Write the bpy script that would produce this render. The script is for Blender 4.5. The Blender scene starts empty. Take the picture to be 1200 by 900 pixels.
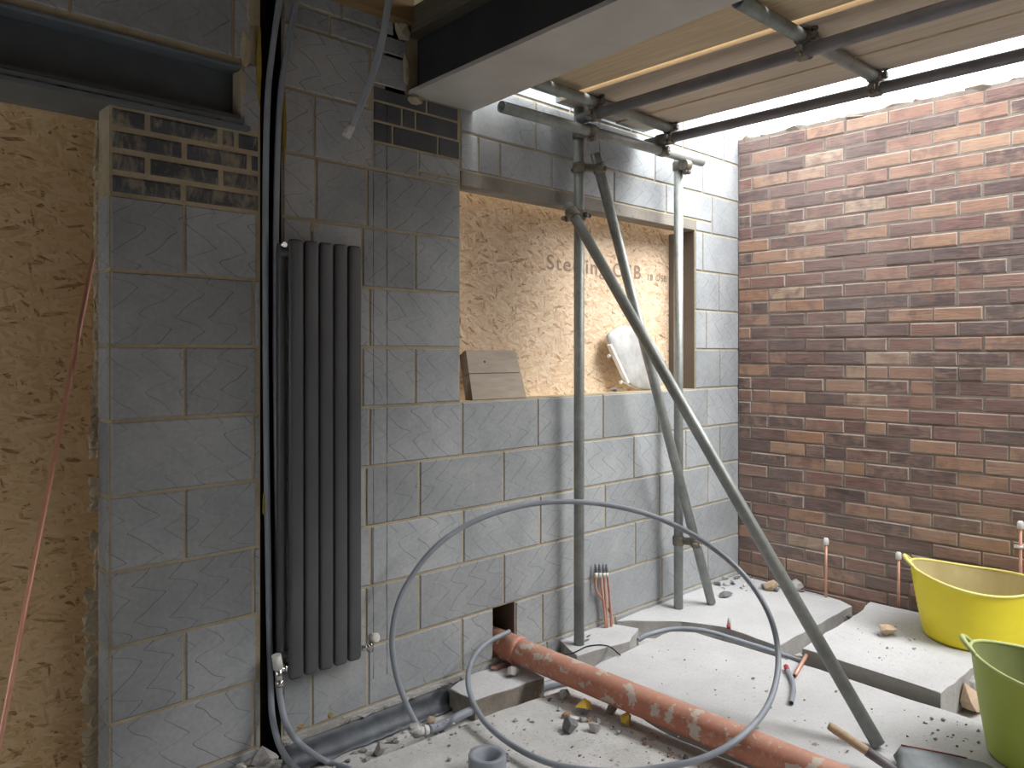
import bpy, bmesh, math, random
from mathutils import Vector, Matrix
random.seed(7)
sc = bpy.context.scene
COL = sc.collection

# ------------------------------------------------------------ camera, sky, light, exposure
F, CX, CY, CH = 910.0, 600.0, 414.0, 1.35          # focal length in pixels, horizon row, eye height
_n = math.hypot(956, 910); CA, CB = 956/_n, 910/_n
cam = bpy.data.cameras.new('camera'); camo = bpy.data.objects.new('camera', cam); COL.objects.link(camo)
cam.sensor_width = 36; cam.lens = F/1200*36; cam.shift_y = -36/1200; cam.clip_start = .05
camo.location = (0, 0, CH); camo.rotation_euler = (math.pi/2, 0, -math.atan2(CB, CA))
sc.camera = camo
w = bpy.data.worlds.new('world'); sc.world = w; w.use_nodes = True
bg = w.node_tree.nodes['Background']; bg.inputs[0].default_value = (.93, .965, 1, 1); bg.inputs[1].default_value = 4.7
sun = bpy.data.lights.new('overcast_sun', 'SUN'); sun.energy = 8.8; sun.angle = .92; sun.color = (1, .985, .96)
suno = bpy.data.objects.new('overcast_sun', sun); COL.objects.link(suno); suno.location = (5, -1, 6)
suno.rotation_euler = Vector((-.24, .62, -.74)).to_track_quat('-Z', 'Y').to_euler()
sc.view_settings.view_transform = 'Standard'; sc.view_settings.look = 'None'
sc.view_settings.gamma = 1; sc.view_settings.use_curve_mapping = False
sc.view_settings.exposure = 0.07
sc.cycles.use_denoising = True
sc.cycles.max_bounces = 8; sc.cycles.diffuse_bounces = 6

# ------------------------------------------------------------ measuring helpers: where a sight line meets a plane of the room
def ray(px, py):
    t = (px-CX)/F
    return Vector((CA*t+CB, -CB*t+CA, (CY-py)/F))
EYE = Vector((0, 0, CH))
def az(px, py, z): r = ray(px, py); return EYE + r*((z-CH)/r.z)
def ay(px, py, y): r = ray(px, py); return EYE + r*(y/r.y)
def ax(px, py, x): r = ray(px, py); return EYE + r*(x/r.x)
def ad(px, py, d): return EYE + ray(px, py)*d

# ------------------------------------------------------------ node helpers
class NT:
    def __init__(s, name):
        s.m = bpy.data.materials.new(name); s.m.use_nodes = True
        s.t = s.m.node_tree; s.b = s.t.nodes['Principled BSDF']
    def n(s, typ, **kw):
        nd = s.t.nodes.new(typ)
        for k, v in kw.items():
            if k.startswith('i_'): nd.inputs[k[2:].replace('_', ' ')].default_value = v
            else: setattr(nd, k, v)
        return nd
    def l(s, a, b): s.t.links.new(a, b)
    def math(s, op, a, b=None, c=None):
        nd = s.n('ShaderNodeMath', operation=op)
        for i, v in enumerate((a, b, c)):
            if v is None: continue
            if isinstance(v, (int, float)): nd.inputs[i].default_value = v
            else: s.l(v, nd.inputs[i])
        return nd.outputs[0]
    def ramp(s, f, stops, interp='LINEAR'):
        nd = s.n('ShaderNodeValToRGB'); cr = nd.color_ramp; cr.interpolation = interp
        while len(cr.elements) < len(stops): cr.elements.new(.5)
        for e, (p, c) in zip(cr.elements, stops):
            e.position = p; e.color = c if len(c) == 4 else (*c, 1)
        s.l(f, nd.inputs[0]); return nd.outputs[0]
    def mix(s, f, a, b, mode='MIX'):
        nd = s.n('ShaderNodeMix', data_type='RGBA', blend_type=mode)
        for i, v in ((0, f), (6, a), (7, b)):
            if isinstance(v, (int, float)): nd.inputs[i].default_value = v
            elif isinstance(v, tuple): nd.inputs[i].default_value = v if len(v) == 4 else (*v, 1)
            else: s.l(v, nd.inputs[i])
        return nd.outputs[2]
    def coord(s, kind='Object', scale=(1, 1, 1), rot=(0, 0, 0)):
        tc = s.n('ShaderNodeTexCoord'); mp = s.n('ShaderNodeMapping')
        mp.inputs['Scale'].default_value = scale; mp.inputs['Rotation'].default_value = rot
        s.l(tc.outputs[kind], mp.inputs[0]); return mp.outputs[0]
    def noise(s, v, scale=5, detail=4, rough=.55, dist=0):
        nd = s.n('ShaderNodeTexNoise'); nd.inputs['Scale'].default_value = scale
        nd.inputs['Detail'].default_value = detail; nd.inputs['Roughness'].default_value = rough
        nd.inputs['Distortion'].default_value = dist
        if v is not None: s.l(v, nd.inputs['Vector'])
        return nd.outputs[0]
    def out(s, color, rough=.8, metal=0, bump=None, bstr=.3, bdist=.01, spec=.5):
        b = s.b
        if isinstance(color, tuple): b.inputs['Base Color'].default_value = (*color[:3], 1)
        else: s.l(color, b.inputs['Base Color'])
        if isinstance(rough, (int, float)): b.inputs['Roughness'].default_value = rough
        else: s.l(rough, b.inputs['Roughness'])
        b.inputs['Metallic'].default_value = metal
        b.inputs['Specular IOR Level'].default_value = spec
        if bump is not None:
            bn = s.n('ShaderNodeBump'); bn.inputs['Strength'].default_value = bstr; bn.inputs['Distance'].default_value = bdist
            s.l(bump, bn.inputs['Height']); s.l(bn.outputs[0], b.inputs['Normal'])
        return s.m

def simple(name, c1, c2=None, scale=12, rough=.7, metal=0, bstr=.15, bdist=.004, detail=5, spec=.5, kind='Object', stretch=(1, 1, 1)):
    m = NT(name); v = m.coord(kind, stretch); nz = m.noise(v, scale, detail)
    c2 = c2 or tuple(x*.75 for x in c1)
    return m.out(m.ramp(nz, [(.3, c2), (.7, c1)]), rough, metal, nz, bstr, bdist, spec)

def mat_block(name, base, dark, light, lines=1.0, marks=(), smeared=0):
    m = NT(name)
    uv = m.n('ShaderNodeUVMap', uv_map='local').outputs[0]; rn = m.n('ShaderNodeUVMap', uv_map='rnd').outputs[0]
    s = m.n('ShaderNodeSeparateXYZ'); m.l(uv, s.inputs[0]); r = m.n('ShaderNodeSeparateXYZ'); m.l(rn, r.inputs[0])
    u, v, r1, r2 = s.outputs[0], s.outputs[1], r.outputs[0], r.outputs[1]
    sgn = m.math('SUBTRACT', m.math('MULTIPLY', m.math('GREATER_THAN', r1, .45), 2), 1)
    wob = m.math('MULTIPLY', m.math('SUBTRACT', m.noise(uv, 9, 1), .5), .045)
    v2 = m.math('ADD', m.math('ADD', v, wob), m.math('MULTIPLY', r2, .4))
    fs = m.math('FRACT', m.math('DIVIDE', v2, .118))
    up = m.math('DIVIDE', fs, .68); dn = m.math('DIVIDE', m.math('SUBTRACT', 1, fs), .32)
    tri = m.math('SMOOTH_MIN', up, dn, .28)
    uu = m.math('ADD', m.math('MULTIPLY', m.math('ADD', u, m.math('MULTIPLY', r2, .6)), sgn), m.math('MULTIPLY', tri, .095))
    uu = m.math('ADD', uu, m.math('MULTIPLY', m.math('SUBTRACT', m.noise(uv, 5, 1), .5), .06))
    d = m.math('ABSOLUTE', m.math('SUBTRACT', m.math('FRACT', m.math('DIVIDE', uu, .10)), .5))
    line = m.ramp(d, [(0.010, (1, 1, 1)), (.026, (0, 0, 0))])
    ob = m.coord('Object')
    fade = m.ramp(m.noise(ob, 2.6, 2), [(.34, (.1,)*3), (.56, (1, 1, 1))])
    n1 = m.noise(ob, 3.2, 6, .6); n2 = m.noise(ob, 60, 3)
    col = m.ramp(n1, [(.28, dark), (.5, base), (.75, light)])
    var = m.math('ADD', m.math('MULTIPLY', r1, .28), .86)
    vc = m.n('ShaderNodeCombineColor'); [m.l(var, vc.inputs[i]) for i in range(3)]
    col = m.mix(1.0, col, vc.outputs[0], 'MULTIPLY')
    col = m.mix(.18, col, n2, 'OVERLAY')
    smear = m.ramp(m.noise(m.coord('Object', (1, 1, 1), (0, .8, 0)), 2.2, 5, .65, 1.2), [(.60, (0, 0, 0)), (.80, (1, 1, 1))])
    sm = m.math('MULTIPLY', smear, .42)
    col = m.mix(sm, col, (.47, .46, .43))
    pits = m.ramp(m.n('ShaderNodeTexVoronoi').outputs[0], [(0, (0, 0, 0)), (1, (0, 0, 0))])
    lf = m.math('MULTIPLY', m.math('MULTIPLY', line, fade), .58*lines)
    col = m.mix(lf, col, (.035, .037, .04))
    if smeared:
        sv = m.noise(m.coord('Object', (30, 30, 11)), 1, 5, .7, .6); ed = m.noise(ob, 10, 2)
        col = m.mix(m.math('MULTIPLY', m.ramp(m.math('ADD', m.math('MULTIPLY', sv, .7), m.math('MULTIPLY', ed, .3)), [(.47, (0,)*3), (.60, (1,)*3)]), smeared), col, (.33, .29, .215))
    # plumb lines drawn on the blocks
    if marks:
        sp = m.n('ShaderNodeSeparateXYZ'); m.l(ob, sp.inputs[0])
        zr = m.math('MULTIPLY', m.math('GREATER_THAN', sp.outputs[2], .12), m.math('LESS_THAN', sp.outputs[2], 2.32))
        for x, wdt, k in marks:
            dd = m.math('ABSOLUTE', m.math('SUBTRACT', sp.outputs[0], m.math('ADD', x, m.math('MULTIPLY', m.math('SUBTRACT', m.noise(m.coord('Object', (0, 0, 1)), 3, 2), .5), .012))))
            mk = m.math('MULTIPLY', m.math('LESS_THAN', dd, wdt), zr)
            br = m.ramp(m.noise(m.coord('Object', (0, 0, 1)), 7+k, 3), [(.35, (.25,)*3), (.55, (.85,)*3)])
            col = m.mix(m.math('MULTIPLY', mk, br), col, (.012, .012, .014))
    return m.out(col, .88, 0, m.math('ADD', n1, m.math('MULTIPLY', n2, .3)), .22, .006, .3)

def mat_brick():
    m = NT('rustic_brick')
    uv = m.n('ShaderNodeUVMap', uv_map='local').outputs[0]; rn = m.n('ShaderNodeUVMap', uv_map='rnd').outputs[0]
    nr = m.n('ShaderNodeUVMap', uv_map='unit').outputs[0]
    r = m.n('ShaderNodeSeparateXYZ'); m.l(rn, r.inputs[0]); r1, r2 = r.outputs[0], r.outputs[1]
    base = m.ramp(r1, [(0, (.13, .092, .088)), (.2, (.165, .112, .104)), (.38, (.20, .122, .106)), (.5, (.24, .13, .11)), (.6, (.31, .175, .138)), (.72, (.38, .225, .16)), (.83, (.43, .27, .18)), (.92, (.38, .205, .125)), (1, (.46, .34, .25))])
    mp = m.n('ShaderNodeMapping'); mp.inputs['Scale'].default_value = (7, 55, 1); m.l(uv, mp.inputs[0])
    drag = m.noise(mp.outputs[0], 1, 5, .6, 1.3)
    patch = m.noise(uv, 14, 3)
    col = m.mix(m.ramp(patch, [(.45, (0, 0, 0)), (.62, (.75, .75, .75))]), base, m.ramp(r2, [(0, (.17, .115, .105)), (.5, (.25, .14, .115)), (1, (.36, .24, .175))]))
    ds = m.math('MULTIPLY', m.math('SUBTRACT', 1.0, m.ramp(r1, [(.42, (0, 0, 0)), (.66, (.75,)*3)])), 1)
    dk = m.math('MULTIPLY', m.ramp(drag, [(.36, (1, 1, 1)), (.52, (0, 0, 0))]), ds)
    col = m.mix(m.math('MULTIPLY', dk, .45), col, (.055, .035, .035))
    hl = m.math('MULTIPLY', m.ramp(drag, [(.60, (0, 0, 0)), (.70, (1, 1, 1))]), ds)
    col = m.mix(m.math('MULTIPLY', hl, .38), col, (.40, .31, .27))
    # pale lime bloom round the arrises of some bricks
    su = m.n('ShaderNodeSeparateXYZ'); m.l(nr, su.inputs[0])
    eu = m.math('MULTIPLY', m.math('MINIMUM', su.outputs[0], m.math('SUBTRACT', 1, su.outputs[0])), 3.3)
    ev = m.math('MINIMUM', su.outputs[1], m.math('SUBTRACT', 1, su.outputs[1]))
    e = m.math('ADD', m.math('MINIMUM', eu, ev), m.math('MULTIPLY', m.math('SUBTRACT', m.noise(uv, 45, 3), .5), .12))
    edge = m.ramp(e, [(.03, (1, 1, 1)), (.10, (0, 0, 0))])
    col = m.mix(m.math('MULTIPLY', edge, m.ramp(r2, [(.25, (.15,)*3), (.7, (.8,)*3)])), col, (.50, .41, .35))
    dust = m.noise(m.coord('Object'), 1.4, 4)
    col = m.mix(m.ramp(dust, [(.4, (.04,)*3), (.75, (.30,)*3)]), col, (.46, .40, .36))
    return m.out(col, .9, 0, drag, .55, .006, .25)

def mat_osb(name, bright):
    m = NT(name)
    tot = None
    uv = m.coord('Object', (1, 1, 1))
    sx = m.n('ShaderNodeSeparateXYZ'); m.l(uv, sx.inputs[0])
    cb = m.n('ShaderNodeCombineXYZ'); m.l(sx.outputs[0], cb.inputs[0]); m.l(sx.outputs[2], cb.inputs[1])
    cols, hts = [], []
    for k, (ang, sxy) in enumerate(((.05, (18, 80)), (-.6, (22, 95)), (.7, (21, 100)), (1.4, (26, 100)), (-.2, (17, 85)), (.3, (22, 110)))):
        mp = m.n('ShaderNodeMapping'); mp.inputs['Rotation'].default_value = (0, 0, ang); mp.inputs['Location'].default_value = (k*3.1, k*1.7, 0)
        m.l(cb.outputs[0], mp.inputs[0])
        mp2 = m.n('ShaderNodeMapping'); mp2.inputs['Scale'].default_value = (sxy[0], sxy[1], 1); m.l(mp.outputs[0], mp2.inputs[0])
        vo = m.n('ShaderNodeTexVoronoi'); vo.inputs['Scale'].default_value = 1; vo.inputs['Randomness'].default_value = 1; m.l(mp2.outputs[0], vo.inputs['Vector'])
        sp = m.n('ShaderNodeSeparateColor'); m.l(vo.outputs['Color'], sp.inputs[0])
        cols.append((sp.outputs[0], sp.outputs[1], mp2.outputs[0]))
    val, sel = cols[0][0], cols[0][1]
    v = cols[0][0]
    for k, c in enumerate(cols[1:]):
        pick = m.math('GREATER_THAN', c[1], 1-1/(k+2))
        nd = m.n('ShaderNodeMix', data_type='FLOAT'); m.l(pick, nd.inputs[0]); m.l(v, nd.inputs[2]); m.l(c[0], nd.inputs[3]); v = nd.outputs[0]
    fib = m.noise(cols[0][2], 2.2, 4)
    v2 = m.math('ADD', m.math('MULTIPLY', v, .8), m.math('MULTIPLY', fib, .25))
    if bright:
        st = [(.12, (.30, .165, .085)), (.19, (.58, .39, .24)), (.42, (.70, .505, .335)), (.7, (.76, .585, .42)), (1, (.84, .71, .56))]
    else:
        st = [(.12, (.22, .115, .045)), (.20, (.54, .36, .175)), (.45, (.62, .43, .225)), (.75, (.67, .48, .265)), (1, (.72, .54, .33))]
    col = m.ramp(v2, st)
    big = m.noise(uv, 1.3, 3)
    col = m.mix(m.ramp(big, [(.35, (0, 0, 0)), (.7, (.25,)*3)]), col, (.60, .50, .38))
    return m.out(col, .75, 0, v2, .25, .004, .35)

def mat_concrete(name, c1, c2, speck=.5, scale=3.0, grit=0):
    m = NT(name); v = m.coord('Object')
    n1 = m.noise(v, scale, 7, .62); n2 = m.noise(v, 38, 4, .7); n3 = m.noise(v, 120, 2)
    col = m.ramp(n1, [(.3, c2), (.62, c1)])
    sp = m.ramp(n2, [(.62, (0, 0, 0)), (.70, (1, 1, 1))])
    col = m.mix(m.math('MULTIPLY', sp, speck), col, tuple(x*.42 for x in c2))
    col = m.mix(.15, col, n3, 'OVERLAY')
    if grit:
        g1 = m.ramp(m.noise(v, 85, 3, .6), [(.60, (0,)*3), (.66, (1,)*3)]); g2 = m.ramp(m.noise(v, 5, 4), [(.42, (.15,)*3), (.62, (1,)*3)])
        col = m.mix(m.math('MULTIPLY', m.math('MULTIPLY', g1, g2), grit), col, tuple(x*.38 for x in c2))
    return m.out(col, .95, 0, m.math('ADD', n2, m.math('MULTIPLY', n1, 1.5)), .35, .006, .15)

def mat_wood(name, c1, c2, stretch, scale=6, bstr=.25):
    m = NT(name); v = m.coord('Object', stretch)
    n1 = m.noise(v, scale, 6, .62, .9); n2 = m.noise(m.coord('Object'), 2.4, 3)
    col = m.ramp(n1, [(.3, c2), (.68, c1)])
    col = m.mix(m.ramp(n2, [(.35, (0,)*3), (.7, (.35,)*3)]), col, tuple(.5*(a+b)*.8 for a, b in zip(c1, c2)))
    return m.out(col, .85, 0, n1, bstr, .004, .25)

def mat_galv():
    m = NT('galvanised_steel'); v = m.coord('Object')
    n1 = m.noise(v, 5, 6, .65); n2 = m.noise(v, 45, 3)
    col = m.ramp(n1, [(.3, (.22, .235, .225)), (.55, (.33, .35, .335)), (.8, (.46, .475, .455))])
    col = m.mix(.2, col, n2, 'OVERLAY')
    return m.out(col, m.ramp(n1, [(.3, (.6,)*3), (.8, (.42,)*3)]), .55, n2, .12, .002)

def mat_clay():
    m = NT('terracotta_plastic'); v = m.coord('Object')
    n1 = m.noise(v, 5, 5); sp = m.ramp(m.noise(m.coord('Object', (1, .75, 1)), 19, 4, .55), [(.575, (0,)*3), (.605, (.92,)*3)])
    du = m.ramp(m.noise(v, 55, 4, .7), [(.55, (0,)*3), (.70, (.7,)*3)])
    geo = m.n('ShaderNodeNewGeometry'); nz = m.n('ShaderNodeSeparateXYZ'); m.l(geo.outputs['Normal'], nz.inputs[0])
    top = m.ramp(nz.outputs[2], [(.45, (.0,)*3), (1, (.42,)*3)])
    col = m.ramp(n1, [(.35, (.42, .155, .095)), (.65, (.54, .215, .135))])
    col = m.mix(m.math('MULTIPLY', top, m.math('ADD', m.noise(v, 9, 4), .3)), col, (.66, .47, .38))
    col = m.mix(du, col, (.62, .44, .36)); col = m.mix(sp, col, (.56, .50, .43))
    return m.out(col, .6, 0, sp, .3, .004)

M = {}
XW1, XW2 = ay(437.0, 400, 2.489).x, ay(452.8, 400, 2.489).x
M['block'] = mat_block('aircrete_block', (.325, .342, .355), (.262, .277, .288), (.41, .42, .425), 1.0, ((XW1, .0017, 0), (XW2, .002, 1)))
M['bluebrick'] = mat_block('dark_facing_brick', (.085, .09, .10), (.055, .058, .065), (.14, .145, .15), 0, ((XW2, .002, 1),))
M['pierbrick'] = mat_block('mortar_smeared_brick', (.085, .09, .10), (.055, .058, .065), (.14, .145, .15), 0, (), .75)
M['mortar'] = mat_concrete('mortar', (.47, .405, .29), (.34, .285, .195), .25, 7)
M['brick_mortar'] = mat_concrete('weathered_mortar', (.30, .255, .215), (.19, .158, .132), .3, 9)
M['brick'] = mat_brick()
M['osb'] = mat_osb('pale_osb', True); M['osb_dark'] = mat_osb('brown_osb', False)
M['floor'] = mat_concrete('dusty_rubble_floor', (.58, .575, .565), (.42, .415, .40), .7, 4, .75)
M['slab'] = mat_concrete('pale_screed', (.545, .545, .55), (.45, .45, .45), .4, 2.4, .35)
M['slabside'] = mat_concrete('cut_slab_edge', (.40, .39, .375), (.30, .29, .28), .5, 6)
M['cutside'] = mat_concrete('broken_tan_edge', (.30, .265, .225), (.19, .165, .14), .6, 14)
M['galv'] = mat_galv()
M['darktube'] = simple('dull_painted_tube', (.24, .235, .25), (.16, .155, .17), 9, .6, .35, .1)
M['coupler'] = simple('worn_coupler_steel', (.30, .275, .23), (.13, .115, .095), 30, .6, .7, .4)
M['steel'] = simple('dark_primed_steel', (.045, .05, .058), (.03, .033, .04), 6, .5, .15, .1)
M['steel_blue'] = simple('blue_grey_primed_steel', (.17, .20, .225), (.12, .14, .16), 5, .45, .2, .1)
M['steel_mid'] = simple('slate_primed_steel', (.095, .11, .125), (.065, .075, .087), 6, .5, .15, .1)
M['plate'] = simple('pale_primed_plate', (.55, .535, .50), (.45, .435, .405), 5, .6, .1, .08)
M['anthracite'] = simple('anthracite_paint', (.085, .089, .097), (.070, .074, .081), 7, .42, .1, .06, .002)
M['chrome'] = simple('chrome', (.75, .75, .75), (.6, .6, .6), 20, .18, 1.0, .03)
M['white'] = simple('white_plastic', (.80, .79, .76), (.68, .67, .63), 9, .4, 0, .05)
M['whitegrey'] = simple('dusty_white_plastic', (.60, .595, .58), (.46, .455, .44), 12, .5, 0, .1)
M['seat_white'] = simple('grubby_white_plastic', (.56, .555, .54), (.36, .36, .35), 16, .55, 0, .1)
M['greypipe'] = simple('grey_plastic_pipe', (.30, .33, .375), (.225, .25, .285), 8, .45, 0, .08)
M['greypipe_lo'] = simple('grey_cable_conduit', (.21, .225, .245), (.16, .17, .19), 8, .45, 0, .08)
M['copper'] = simple('copper', (.88, .50, .37), (.74, .37, .26), 14, .38, .45, .06)
M['copper_dull'] = simple('dusty_copper', (.62, .36, .27), (.50, .25, .18), 18, .5, .45, .1)
M['yellow'] = simple('yellow_rubber', (.92, .78, .03), (.86, .72, .025), 7, .5, 0, .05)
M['yellow_rim'] = simple('pale_yellow_rubber', (.82, .74, .25), (.74, .65, .18), 7, .55, 0, .05)
M['yellow_in'] = simple('dusty_yellow_rubber', (.58, .50, .27), (.46, .38, .18), 9, .8, 0, .1)
M['green'] = simple('green_rubber', (.42, .52, .085), (.37, .47, .07), 7, .5, 0, .05)
M['green_rim'] = simple('pale_green_rubber', (.50, .56, .24), (.42, .48, .18), 7, .55, 0, .05)
M['green_in'] = simple('dusty_green_rubber', (.28, .31, .13), (.22, .25, .09), 9, .8, 0, .1)
M['clay'] = mat_clay()
M['board'] = mat_wood('weathered_scaffold_board', (.70, .57, .39), (.50, .40, .265), (9, .55, 9))
M['boardedge'] = mat_wood('lit_tone_board_edge', (.78, .62, .42), (.66, .50, .32), (9, .55, 9))
M['boardgrey'] = mat_wood('greyed_scaffold_board', (.66, .565, .455), (.49, .415, .33), (9, .55, 9))
M['oldwood'] = mat_wood('grey_weathered_wood', (.43, .375, .31), (.33, .28, .23), (1.2, 9, 10), 5)
M['oldwood_dark'] = mat_wood('knot_and_shaded_end_wood', (.12, .09, .065), (.07, .05, .035), (9, 9, 9), 5)
M['joist'] = mat_wood('joist_timber', (.30, .20, .10), (.20, .13, .06), (.8, 9, 9))
M['wallplate'] = mat_wood('grey_wall_plate_timber', (.15, .135, .105), (.09, .08, .06), (9, .5, 9))
M['handle'] = mat_wood('ash_handle', (.52, .40, .28), (.40, .29, .19), (1, 8, 8))
M['dpc'] = simple('black_membrane', (.10, .115, .135), (.045, .05, .06), 14, .5, 0, .5, .01)
M['void'] = simple('recess_shade_and_cable_black', (.012, .011, .010), (.008, .007, .006), 8, .9)
M['closer'] = simple('brown_cavity_closer', (.15, .122, .10), (.115, .092, .075), 5, .6, 0, .1)
M['lintel'] = mat_concrete('lintel_concrete', (.27, .25, .22), (.19, .172, .15), .4, 5)
M['foam'] = simple('yellow_expanding_foam', (.36, .265, .055), (.24, .165, .035), 22, .9, 0, .6, .02)
M['stone'] = mat_concrete('grey_rubble', (.42, .41, .39), (.25, .24, .23), .6, 12)
M['stone_dark'] = mat_concrete('dark_block_rubble', (.20, .205, .215), (.12, .125, .13), .5, 14)
M['stone_red'] = mat_concrete('brick_rubble', (.36, .22, .16), (.24, .13, .10), .5, 14)
M['stone_tan'] = mat_concrete('tan_rubble', (.52, .40, .29), (.36, .26, .18), .4, 10)
M['yellowpaint'] = simple('yellow_painted_face', (.72, .50, .07), (.60, .40, .05), 20, .8)
M['red'] = simple('red_plastic', (.45, .05, .06), (.35, .03, .04), 20, .5)
M['ink'] = simple('faded_brown_ink', (.36, .27, .215), (.29, .205, .155), 40, .85)
M['plaster'] = simple('interior_plaster', (.45, .43, .40), (.38, .36, .33), 4, .9)
M['shovelblade'] = simple('scuffed_steel', (.30, .325, .34), (.15, .165, .175), 10, .6, .25, .1)
M['redpaint'] = simple('red_brown_paint', (.25, .06, .045), (.16, .05, .04), 15, .6)

# ------------------------------------------------------------ mesh helpers
def link_mesh(name, me, mats, parent=None):
    o = bpy.data.objects.new(name, me); COL.objects.link(o)
    for mm in (mats if isinstance(mats, (list, tuple)) else [mats]):
        me.materials.append(M[mm] if isinstance(mm, str) else mm)
    if parent is not None:
        o.parent = parent
        if parent.type == 'EMPTY' or True:
            o.matrix_parent_inverse = parent.matrix_basis.inverted() if parent.parent is None else (parent.parent.matrix_basis @ Matrix()).inverted() if False else parent.matrix_basis.inverted()
    return o
class MB:
    """collects shapes into ONE mesh, coordinates in the room's own frame"""
    def __init__(s): s.bm = bmesh.new(); s.mi = 0
    def face(s, pts, smooth=False):
        f = s.bm.faces.new([p if isinstance(p, bmesh.types.BMVert) else s.bm.verts.new(p) for p in pts]); f.material_index = s.mi; f.smooth = smooth; return f
    def box(s, a, b, bev=0):
        (x0, y0, z0), (x1, y1, z1) = a, b
        v = [s.bm.verts.new(p) for p in ((x0, y0, z0), (x1, y0, z0), (x1, y1, z0), (x0, y1, z0), (x0, y0, z1), (x1, y0, z1), (x1, y1, z1), (x0, y1, z1))]
        fs = [s.face([v[i] for i in q]) for q in ((0, 3, 2, 1), (4, 5, 6, 7), (0, 1, 5, 4), (1, 2, 6, 5), (2, 3, 7, 6), (3, 0, 4, 7))]
        if bev:
            es = list({e for f in fs for e in f.edges})
            r = bmesh.ops.bevel(s.bm, geom=es, offset=bev, segments=2, affect='EDGES', profile=.5)
            for f in r['faces']: f.material_index = s.mi; f.smooth = True
        return s
    def obox(s, c, ux, uy, uz, bev=0):
        """box about c with half-axes ux, uy, uz"""
        c, ux, uy, uz = map(Vector, (c, ux, uy, uz))
        v = [s.bm.verts.new(c+ux*a+uy*b+uz*d) for d in (-1, 1) for a, b in ((-1, -1), (1, -1), (1, 1), (-1, 1))]
        fs = [s.face([v[i] for i in q]) for q in ((0, 3, 2, 1), (4, 5, 6, 7), (0, 1, 5, 4), (1, 2, 6, 5), (2, 3, 7, 6), (3, 0, 4, 7))]
        if bev:
            es = list({e for f in fs for e in f.edges})
            r = bmesh.ops.bevel(s.bm, geom=es, offset=bev, segments=2, affect='EDGES', profile=.5)
            for f in r['faces']: f.material_index = s.mi; f.smooth = True
        return s
    def tube(s, pts, r, seg=14, caps=True, hollow=0):
        pts = [Vector(p) for p in pts]; rs = r if isinstance(r, (list, tuple)) else [r]*len(pts)
        tan = [(pts[min(i+1, len(pts)-1)]-pts[max(i-1, 0)]).normalized() for i in range(len(pts))]
        up = Vector((0, 0, 1)) if abs(tan[0].z) < .9 else Vector((1, 0, 0))
        nrm = (up - tan[0]*up.dot(tan[0])).normalized(); rings = []
        for p, t, rr in zip(pts, tan, rs):
            nrm = (nrm - t*nrm.dot(t)).normalized(); b = t.cross(nrm)
            rings.append([s.bm.verts.new(p+(nrm*math.cos(a)+b*math.sin(a))*rr) for a in (2*math.pi*k/seg for k in range(seg))])
        for A, B in zip(rings, rings[1:]):
            for k in range(seg): s.face((A[k], A[(k+1) % seg], B[(k+1) % seg], B[k]), True)
        if hollow:
            for ring, p, t in ((rings[0], pts[0], tan[0]), (rings[-1], pts[-1], -tan[-1])):
                inn = [s.bm.verts.new(p+(v.co-p)*hollow) for v in ring]; dp = [s.bm.verts.new(v.co+t*.06) for v in inn]
                for k in range(seg):
                    k2 = (k+1) % seg
                    s.face((ring[k], ring[k2], inn[k2], inn[k])); s.face((inn[k], inn[k2], dp[k2], dp[k]), True)
                s.face(dp)
        elif caps: s.face(rings[0][::-1]); s.face(rings[-1])
        return s
    def lathe(s, prof, c=(0, 0, 0), seg=32, fn=None):
        c = Vector(c); rings = []
        for r, z in prof:
            ring = []
            for k in range(seg):
                a = 2*math.pi*k/seg; rr, zz = (r, z) if fn is None else fn(r, z, a)
                ring.append(s.bm.verts.new(c+Vector((rr*math.cos(a), rr*math.sin(a), zz))))
            rings.append(ring)
        for A, B in zip(rings, rings[1:]):
            for k in range(seg): s.face((A[k], A[(k+1) % seg], B[(k+1) % seg], B[k]), True)
        return rings
    def prism(s, poly, z0, z1, top=0, side=0):
        lo = [s.bm.verts.new((p[0], p[1], z0)) for p in poly]; hi = [s.bm.verts.new((p[0], p[1], z1)) for p in poly]
        s.mi = top; s.face(hi); s.face(lo[::-1]); s.mi = side
        for k in range(len(poly)): s.face((lo[k], lo[(k+1) % len(poly)], hi[(k+1) % len(poly)], hi[k]))
        return s
    def extrude(s, loop, vec):
        vec = Vector(vec); a = [s.bm.verts.new(p) for p in loop]; b = [s.bm.verts.new(Vector(p)+vec) for p in loop]
        s.face(a); s.face(b[::-1])
        for k in range(len(a)): s.face((a[k], b[k], b[(k+1) % len(a)], a[(k+1) % len(a)]))
        return s
    def chunk(s, c, size, seed, flat=1.0, n=14):
        rg = random.Random(seed); c = Vector(c); vs = []
        for _ in range(n):
            v = Vector((rg.gauss(0, 1), rg.gauss(0, 1), rg.gauss(0, 1))).normalized()*rg.uniform(.75, 1)
            vs.append(s.bm.verts.new(c+Vector((v.x*size[0], v.y*size[1], v.z*size[2]))))
        g = bmesh.ops.convex_hull(s.bm, input=vs)
        for e in g['geom']:
            if isinstance(e, bmesh.types.BMFace): e.material_index = s.mi
        bmesh.ops.delete(s.bm, geom=[v for v in g['geom_interior'] if isinstance(v, bmesh.types.BMVert)], context='VERTS')
        return s
    def build(s, name, mats, parent=None, recalc=True):
        if recalc: bmesh.ops.recalc_face_normals(s.bm, faces=s.bm.faces)
        me = bpy.data.meshes.new(name); s.bm.to_mesh(me); s.bm.free()
        return link_mesh(name, me, mats, parent)
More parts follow.
